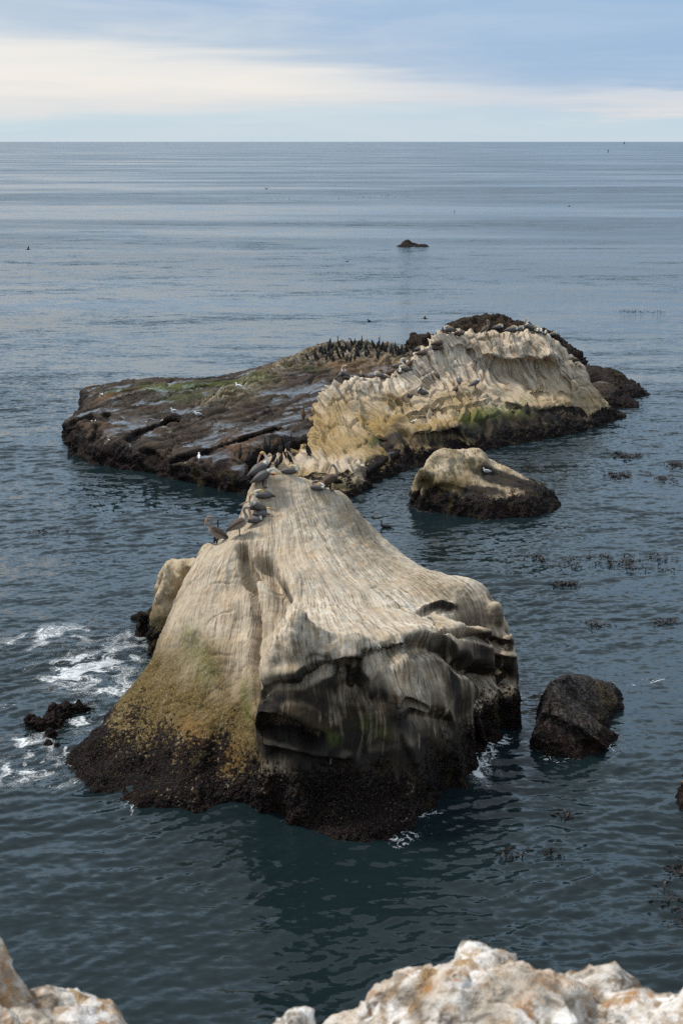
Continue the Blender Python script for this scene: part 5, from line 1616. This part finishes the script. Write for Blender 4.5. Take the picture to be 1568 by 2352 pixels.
def proto(kind):
    """meshes of one kind and pose, made once"""
    if kind in PROTO:
        return PROTO[kind]
    sp, pose = kind.split(':')
    vox = 0.0145
    if sp == 'pelican':
        p, b, lg = pelican_parts(pose)
    elif sp == 'brown_pelican':
        p, b, lg = pelican_parts(pose, True)
    elif sp == 'cormorant':
        p, b, lg = cormorant_parts(pose)
        vox = 0.0125
    elif sp == 'brown_cormorant':
        p, b, lg = cormorant_parts(pose, True)
        vox = 0.0125
    elif sp == 'gull':
        p, b, lg = gull_parts(pose == 'rest')
        vox = 0.008
    elif sp == 'flyer':
        p, b, lg = flyer_parts(BLK2 if pose != 'grey' else DGREY, {'glide': 0.06, 'up': 0.42, 'mid': 0.20, 'grey': 0.25}[pose])
    else:
        p, b, lg = swimmer_parts()
    parts = [('bill', piece_mesh('bill', b))] + [('leg', piece_mesh('leg', r)) for r in lg]
    PROTO[kind] = (bird_mesh(sp, p, vox), parts)
    return PROTO[kind]


NAME = {'pelican': 'pelican', 'brown_pelican': 'pelican', 'cormorant': 'cormorant', 'brown_cormorant': 'cormorant', 'gull': 'gull', 'flyer': 'flying_bird', 'swimmer': 'swimming_bird'}
GROUND = []


def ground_tree():
    V, Q, n = [], [], 0
    for R in SURF:
        V.append(R.V)
        Q.append(R.Q + n)
        n += len(R.V)
    return BVHTree.FromPolygons(np.concatenate(V).tolist(), np.concatenate(Q).tolist())


TREE = ground_tree()
BAD = []


def bird(kind, u, v, yaw, label, scale=1.0, group=None, bare=False, loc=None, tree=None, roll=0.0, pitch=0.0, cat=None):
    """a bird whose feet stand where the sight line through (u, v) meets the rock"""
    body, parts = proto(kind)
    if loc is None:
        hit = None
        for dv in (0, 2, 4, 7, 10, 14, 18, 24, 30):
            h = (tree or TREE).ray_cast(Vector(EYE), Vector(ray(u, v + dv)), 400)
            if h[0] is not None and h[0].z > 0.2:
                hit = h
                break
        if hit is None:
            BAD.append((u, v, label))
            return
        p = hit[0].copy()
        # a bird needs a perch: step to the highest ground close by when the surface is steep
        d = (tree or TREE).ray_cast(p + Vector((0, 0, 1.2)), Vector((0, 0, -1)), 3)
        if d[0] is not None and abs(d[0].z - p.z) < 0.5:
            p = d[0]
        loc = (p.x, p.y, p.z - 0.012)
    sp = kind.split(':')[0]
    o = bpy.data.objects.new(NAME[sp], body)
    COL.objects.link(o)
    o.location = loc
    o.rotation_euler = (math.radians(roll), math.radians(pitch), math.radians(yaw))
    o.scale = (scale,) * 3
    o['label'] = label
    o['category'] = cat or {'flying_bird': 'bird', 'swimming_bird': 'bird'}.get(NAME[sp], NAME[sp])
    if group:
        o['group'] = group
    if not bare:
        for nm, me in parts:
            c = bpy.data.objects.new(nm, me)
            COL.objects.link(c)
            c.parent = o
    return o


G1 = 'pelicans on the front rock'
for t in [
    ('pelican:lookback', 596, 1084, 15, 'tallest pelican on the front rock peak, yellow crowned, bill laid down its back', 0.95),
    ('pelican:preen', 603, 1118, 10, 'pelican bending its white neck to preen its breast with a red pouched bill', 0.92),
    ('pelican:rest', 664, 1080, 8, 'grey pelican dozing on the right side of the front rock peak', 0.95),
    ('pelican:rest', 606, 1146, 180, 'grey pelican asleep facing left just below the preening pelican', 0.98),
    ('pelican:billout', 588, 1172, 200, 'pelican pointing its long orange bill left over the water', 0.85),
    ('pelican:alert', 594, 1186, 215, 'pelican holding its bill straight down amid the huddle on the front rock crest', 0.82),
    ('pelican:billout', 602, 1188, 0, 'pelican with pinkish bill pointing right in the huddle on the front rock crest', 0.80),
    ('pelican:billout', 584, 1203, 5, 'grey resting pelican with yellow crown, lowest of the huddle on the crest', 0.85),
    ('brown_pelican:alert', 549, 1230, 5, 'mottled brown young pelican standing at the lower end of the crest huddle', 0.95),
    ('brown_pelican:alert', 500, 1249, 178, 'brown young pelican facing left on the left shoulder of the front rock', 0.92),
    ('pelican:rest', 728, 1127, -25, 'pelican with white head lying on the right shoulder of the front rock', 0.85),
    ('brown_pelican:rest', 735, 1122, 165, 'dark pelican sitting behind the white headed one on the right shoulder', 0.85),
    ('brown_pelican:lookback', 757, 1126, 10, 'brown pelican with pale belly standing upright on the right shoulder of the front rock', 0.9),
]:
    bird(*t[:5], scale=t[5] * (0.80 if 'rest' in t[0] else 0.88 if 'billout' in t[0] else 1.1), group=G1, tree=STACK.tree)
bird('cormorant:tall', 499, 1214, 60, 'slim black cormorant standing behind the brown pelican on the left shoulder', 0.9)

G2 = 'cormorants on the low tan ledge'
for t in [
    ('cormorant:upright', 609, 1036, 100, 'cormorant directly behind the yellow crown of the tallest pelican', 0.85),
    ('cormorant:upright', 618, 1040, 30, 'cormorant leaning forward left of the group on the low ledge', 0.9),
    ('brown_cormorant:preen', 635, 1029, 20, 'brownish cormorant at the back of the low ledge group', 0.85),
    ('cormorant:hunched', 645, 1043, 80, 'hunched cormorant in the middle of the low ledge group', 0.9),
    ('cormorant:upright', 659, 1040, 150, 'cormorant with wings slightly off its body right of the hunched one on the low ledge', 0.95),
    ('cormorant:tall', 666, 1032, 20, 'long necked cormorant at the right end of the back row on the low ledge', 0.9),
    ('cormorant:upright', 656, 1026, 120, 'cormorant half hidden between two others at the back of the low ledge', 0.8),
    ('cormorant:preen', 630, 1065, 10, 'cormorant curling its neck, leftmost of the front row on the low ledge', 0.9),
    ('cormorant:preen', 646, 1067, 60, 'cormorant with bent neck in the middle of the front row on the low ledge', 0.9),
    ('cormorant:hunched', 636, 1077, 70, 'headless looking hunched cormorant nearest the front rock peak', 0.75),
    ('cormorant:preen', 665, 1066, 190, 'cormorant preening, rightmost of the front row on the low ledge', 0.9),
    ('brown_cormorant:tucked', 655, 1054, 200, 'small brown bird beside the rightmost preening cormorant of the front row', 0.6),
    ('cormorant:preen', 619, 1080, 10, 'crouching cormorant tucked behind the breast of the tallest pelican', 0.7),
    ('cormorant:preen', 707, 1050, 175, 'nearer of the two cormorants standing together apart on the right of the low ledge', 0.8),
    ('cormorant:preen', 708, 1044, 170, 'farther of the two cormorants standing together apart on the right of the low ledge', 0.85),
    ('cormorant:hunched', 572, 1068, 80, 'cormorant at the shelf rim left of the tallest pelican', 0.9),
    ('cormorant:upright', 552, 1054, 80, 'lone cormorant standing on the wet shelf left of the low ledge group', 0.9),
    ('brown_cormorant:hunched', 380, 1049, 90, 'dark brown bird standing alone near the front rim of the shelf', 0.75),
    ('brown_cormorant:tall', 697, 964, 90, 'brown long necked bird standing on a weedy hump left of the pale ridge', 0.95),
    ('cormorant:upright', 1210, 952, 90, 'black cormorant standing alone on the dark foot of the pale ridge', 0.85),
]:
    bird(*t[:5], scale=t[5] * 1.2, group=G2 if 'low ledge' in t[4] else None)

# the colony on the far end of the shelf, row by row
ORD = ['first', 'second', 'third', 'fourth', 'fifth', 'sixth', 'seventh', 'eighth', 'ninth', 'tenth', 'eleventh', 'twelfth', 'thirteenth', 'fourteenth', 'fifteenth', 'sixteenth', 'seventeenth', 'eighteenth', 'nineteenth', 'twentieth', 'twenty-first', 'twenty-second']


def za(x, y):
    return 694.2 + x * .10417, 759.5 + y * .10417


def zb(x, y):
    return 833 + x * .10417, 759.5 + y * .10417


ROWS = {
    'back': [za(105, 672) + ('hunched', .8), za(278, 622) + ('upright', .95), za(408, 500) + ('upright', .9), za(440, 548) + ('preen', .85), za(503, 522) + ('tucked', .75), za(605, 398) + ('hunched', 1.1), za(672, 392) + ('preen', .7),
             za(808, 402) + ('tall', 1.0), za(852, 448) + ('preen', .8), za(962, 430) + ('preen', .85), za(1090, 370) + ('preen', .95), za(1155, 312) + ('preen', .7), za(1232, 382) + ('hunched', .85), za(1302, 358) + ('upright', 1.0), za(1405, 430) + ('hunched', .9),
             zb(230, 430) + ('hunched', 1.1), zb(345, 402) + ('upright', 1.05), zb(412, 442) + ('hunched', .9), zb(520, 460) + ('upright', .9), zb(620, 505) + ('hunched', 1.0), zb(715, 462) + ('preen', .95), zb(860, 476) + ('tucked', .9)],
    'middle': [za(340, 662) + ('hunched', .65), za(585, 470) + ('hunched', .75), za(760, 505) + ('hunched', .85), za(912, 492) + ('upright', .85), za(1012, 455) + ('hunched', .7), za(1067, 472) + ('hunched', .8), za(1275, 442) + ('tucked', .8), za(1440, 522) + ('hunched', .8),
               zb(470, 512) + ('upright', 1.1), zb(660, 535) + ('tucked', .75), zb(785, 550) + ('hunched', 1.0), zb(826, 542) + ('tucked', .75), zb(920, 532) + ('tucked', .8), zb(965, 482) + ('preen', .8), zb(1108, 542) + ('tucked', .8)],
    'front': [za(540, 640) + ('hunched', .75), za(600, 615) + ('upright', .9), za(660, 580) + ('preen', .75), za(672, 690) + ('tucked', .85), za(800, 642) + ('hunched', .95), za(890, 592) + ('hunched', .8), za(985, 705) + ('tucked', .8), za(1068, 700) + ('hunched', .85),
              za(1155, 662) + ('hunched', .8), za(1198, 602) + ('upright', 1.25), za(1395, 592) + ('upright', .85), zb(320, 642) + ('hunched', 1.05), zb(372, 522) + ('tucked', .7)],
}
rr = random.Random(5)
for rowname, items in ROWS.items():
    for k, (u, v, pose, sc) in enumerate(items):
        yaw = rr.choice([20, 60, 100, 150, 175, 200, -30]) + rr.uniform(-15, 15)
        bird('cormorant:' + pose, u, v, yaw, '%s black cormorant from the left in the %s row of the far colony' % (ORD[k], rowname), sc * 1.12, group='cormorants of the far colony', bare=True)


def zc(x, y):
    return 996.3 + x * .10417, 718.7 + y * .10417


def zd(x, y):
    return 1143.3 + x * .10417, 718.7 + y * .10417


def zg(x, y):
    return 931 + x * .125, 841.2 + y * .125


G3 = 'pelicans on the pale ridge'
for t in [
    ('pelican:alert', *za(885, 1065), 20, 'pelican with yellow head standing at the left tip of the pale ridge', 1.0),
    ('pelican:lookback', *za(935, 1052), 150, 'white headed pelican hidden behind the one at the left tip of the ridge', 0.95),
    ('pelican:rest', *zb(1240, 465), 10, 'grey pelican asleep on the ridge right of the colony', 1.0),
    ('brown_pelican:rest', *zb(1290, 560), 5, 'brown pelican lying below the grey one beside the colony', 0.95),
    ('pelican:wingup', *zb(660, 885), 30, 'preening pelican with one wing raised high on the left ridge', 0.95),
    ('pelican:rest', *zb(770, 835), 15, 'grey pelican beside the one with raised wing on the left ridge', 1.0),
    ('pelican:rest', *zb(950, 735), 190, 'grey pelican asleep behind the dark preening one on the left ridge', 0.95),
    ('brown_pelican:preen', *zb(1030, 838), 35, 'dark brown pelican preening on the left slope of the ridge', 0.9),
    ('pelican:rest', *zb(800, 945), -80, 'grey pelican facing the viewer in the cluster on the left ridge', 0.9),
    ('pelican:rest', *zb(935, 905), 178, 'grey pelican with yellow crown lying with its tail to the right', 1.0),
    ('brown_pelican:rest', *zb(600, 995), 10, 'brown pelican lying low along the left ridge crest', 1.0),
    ('pelican:rest', *zb(372, 1030), 165, 'pale grey pelican lying at the left end of the resting cluster', 0.85),
    ('brown_pelican:rest', *zb(490, 1070), 170, 'small brown pelican resting just below the low lying brown one', 0.7),
    ('pelican:rest', *za(1295, 1005), 90, 'pelican showing only its yellow crown above the left ridge crest', 0.8),
    ('pelican:rest', *zc(350, 430), 185, 'pelican with pale yellow crown on the left corner of the ridge top', 1.05),
    ('brown_pelican:rest', *zc(545, 555), 10, 'brown pelican lying in the notch of the ridge top', 0.95),
    ('brown_pelican:alert', *zc(1115, 585), 40, 'dark pelican standing upright in the middle of the ridge top', 0.98),
    ('pelican:rest', *zc(1400, 372), 8, 'pelican resting highest up against the dark craggy rock', 1.05),
    ('brown_pelican:rest', *zc(75, 730), 15, 'upper of two brown pelicans on the left shoulder of the high ridge', 0.95),
    ('brown_pelican:rest', *zc(70, 830), 190, 'lower of two brown pelicans on the left shoulder of the high ridge', 0.95),
    ('pelican:rest', *zd(285, 435), 8, 'grey pelican leftmost of the line on the right ridge top', 1.05),
    ('pelican:rest', *zd(450, 415), 12, 'second grey pelican of the line on the right ridge top', 0.9),
    ('pelican:lookback', *zd(560, 392), 20, 'pelican raising a thin white neck on the right ridge top', 0.82),
    ('pelican:alert', *zd(700, 402), 150, 'tallest pelican of the line on the right ridge top', 0.88),
    ('pelican:rest', *zd(790, 410), 5, 'grey pelican just right of the tallest one of the line', 0.9),
    ('pelican:rest', *zd(845, 438), -85, 'pelican facing the viewer, left of the facing pair on the right ridge top', 0.8),
    ('pelican:rest', *zd(912, 445), -75, 'pelican facing the viewer, right of the facing pair on the right ridge top', 0.8),
    ('pelican:rest', *zd(1035, 485), -95, 'dark fronted pelican sitting alone facing the viewer above a dark stain', 0.8),
    ('pelican:rest', *zd(1200, 518), 15, 'pelican resting at the far right end of the ridge top', 0.9),
    ('pelican:wingup', *zg(305, 522), 140, 'dark pelican with a lifted wing halfway down the pale slope', 1.0),
    ('pelican:rest', *zg(85, 575), 180, 'small pale pelican lying left of the one with a lifted wing on the slope', 0.8),
    ('brown_pelican:preen', *zg(572, 240), 120, 'pelican preening in the hollow high on the pale slope', 0.72),
    ('pelican:alert', *zg(975, 352), 95, 'pelican with a thin white neck standing on the pale slope', 0.85),
    ('brown_pelican:rest', *zg(920, 460), 60, 'dark brown pelican lying at the feet of the thin white necked one', 0.75),
    ('pelican:alert', *zg(1275, 412), 10, 'pelican with a yellow crown standing furthest right on the pale slope', 1.0),
    ('brown_pelican:rest', 1318, 832, 180, 'brown pelican on the low right shoulder of the ridge', 0.85),
]:
    bird(*t[:5], scale=t[5], group=G3)

for t in [
    ('gull:stand', 401, 951, 190, 'white and grey gull by a bright puddle in the middle of the shelf', 1.0),
    ('gull:rest', 455, 955, 185, 'white gull sitting right of the puddle gull on the shelf', 1.05),
    ('gull:stand', 457.6, 1059, 95, 'gull standing near the front rim of the dark shelf', 1.1),
    ('gull:stand', 548.7, 895, 150, 'gull standing beside the green weed at the far side of the shelf', 1.15),
    ('gull:rest', 1116.5, 1086, 170, 'gull sitting on the pale humped rock in the channel', 0.95),
    ('gull:rest', 948.6, 973, 10, 'small gull sitting on the ledge at the foot of the pale ridge', 0.95),
]:
    bird(*t[:5], scale=t[5])

# birds in the air and on the water
AIR = 'birds flying low over the water'
for kind, u, v, Y, yaw, roll, sc, lb in [
    ('flyer:mid', 848, 739, 100, 165, 12, 0.75, 'dark bird gliding above the colony, left of a pair'),
    ('flyer:mid', 976, 732, 98, 170, 0, 0.70, 'dark bird gliding above the colony, right of a pair'),
    ('flyer:glide', 797, 601, 160, 70, -22, 1.0, 'dark bird flying with tilted wings below the far rocklet'),
    ('flyer:mid', 612, 434, 290, 60, 0, 1.3, 'distant bird with arched wings over the far water'),
    ('flyer:up', 65, 573, 180, 10, 0, 1.0, 'dark bird with raised wings low over the water at far left'),
    ('flyer:mid', 1306, 474, 260, 20, 0, 0.9, 'distant dark bird over the water at far right'),
]:
    bird(kind, u, v, yaw, lb, sc, group=AIR, loc=tuple(P(u, v, Y=Y)), roll=roll)
bird('swimmer:float', 886, 1211, 176, 'cormorant swimming in the channel right of the front rock', 1.0, loc=tuple(W0(886, 1211) + np.array([0, 0, 0.02])))
FL = [(213, 156), (265, 156), (302, 155), (350, 156), (711, 154), (850, 148), (891, 146), (944, 145), (1025, 131), (1052, 131), (1060, 141), (1071, 127), (1077, 132), (1087, 127), (1105, 126), (1127, 141), (1178, 131), (1204, 134), (1223, 135), (1261, 146)]
for k, (x, y) in enumerate(FL):
    u, v = 555.3 + .3125 * x, 408.3 + .3125 * y
    lb = ('dark speck of a seabird afloat in the sparse left part of the far raft' if x < 360 else 'dark speck of a seabird afloat in the gap of the far raft' if x < 980 else 'dark speck of a seabird afloat in the dense right part of the far raft')
    bird('swimmer:float', u, v, rr.uniform(0, 360), lb, 0.9, group='seabirds ' + ('at the left of the far raft' if x < 360 else 'in the gap of the far raft' if x < 980 else 'at the right of the far raft'), bare=True, loc=tuple(W0(u, v)))
bird('swimmer:float', 1042.8, 486.2, 90, 'single dark seabird afloat nearer than the raft and to its right', 1.25, bare=True, loc=tuple(W0(1042.8, 486.2)))

# two small marker buoys far out
M_BUOY = plain('dark_buoy_paint', (0.02, 0.02, 0.022), 0.5)
for u, v, sc, lb in [(1395.5, 349.5, 1.0, 'tiny dark buoy on the open sea below the horizon at far right'), (1432.5, 331.0, 3.4, 'tiny dark speck of a buoy just under the horizon at far right')]:
    p = W0(u, v)
    rows = [(0, 0, -.6), (0, 0, 0), (0, 0, .7), (0, 0, .75), (0, 0, 2.2), (0, 0, 2.3), (0, 0, 3.4), (0, 0, 3.5)]
    rad = [1.2, 1.5, 1.4, .5, .35, 1.0, .9, .1]
    V, Q, _ = loft([r + (q, q, 0, 0, 0) for r, q in zip(rows, rad)], 12, 2)
    me = bpy.data.meshes.new('marker_buoy')
    me.from_pydata(V.tolist(), [], [tuple(dict.fromkeys(f)) for f in Q.tolist()])
    me.materials.append(M_BUOY)
    o = link('marker_buoy', me, label=lb, category='buoy')
    o.location = p
    o.scale = (sc,) * 3
for b in BAD:
    print('NO PERCH', b)
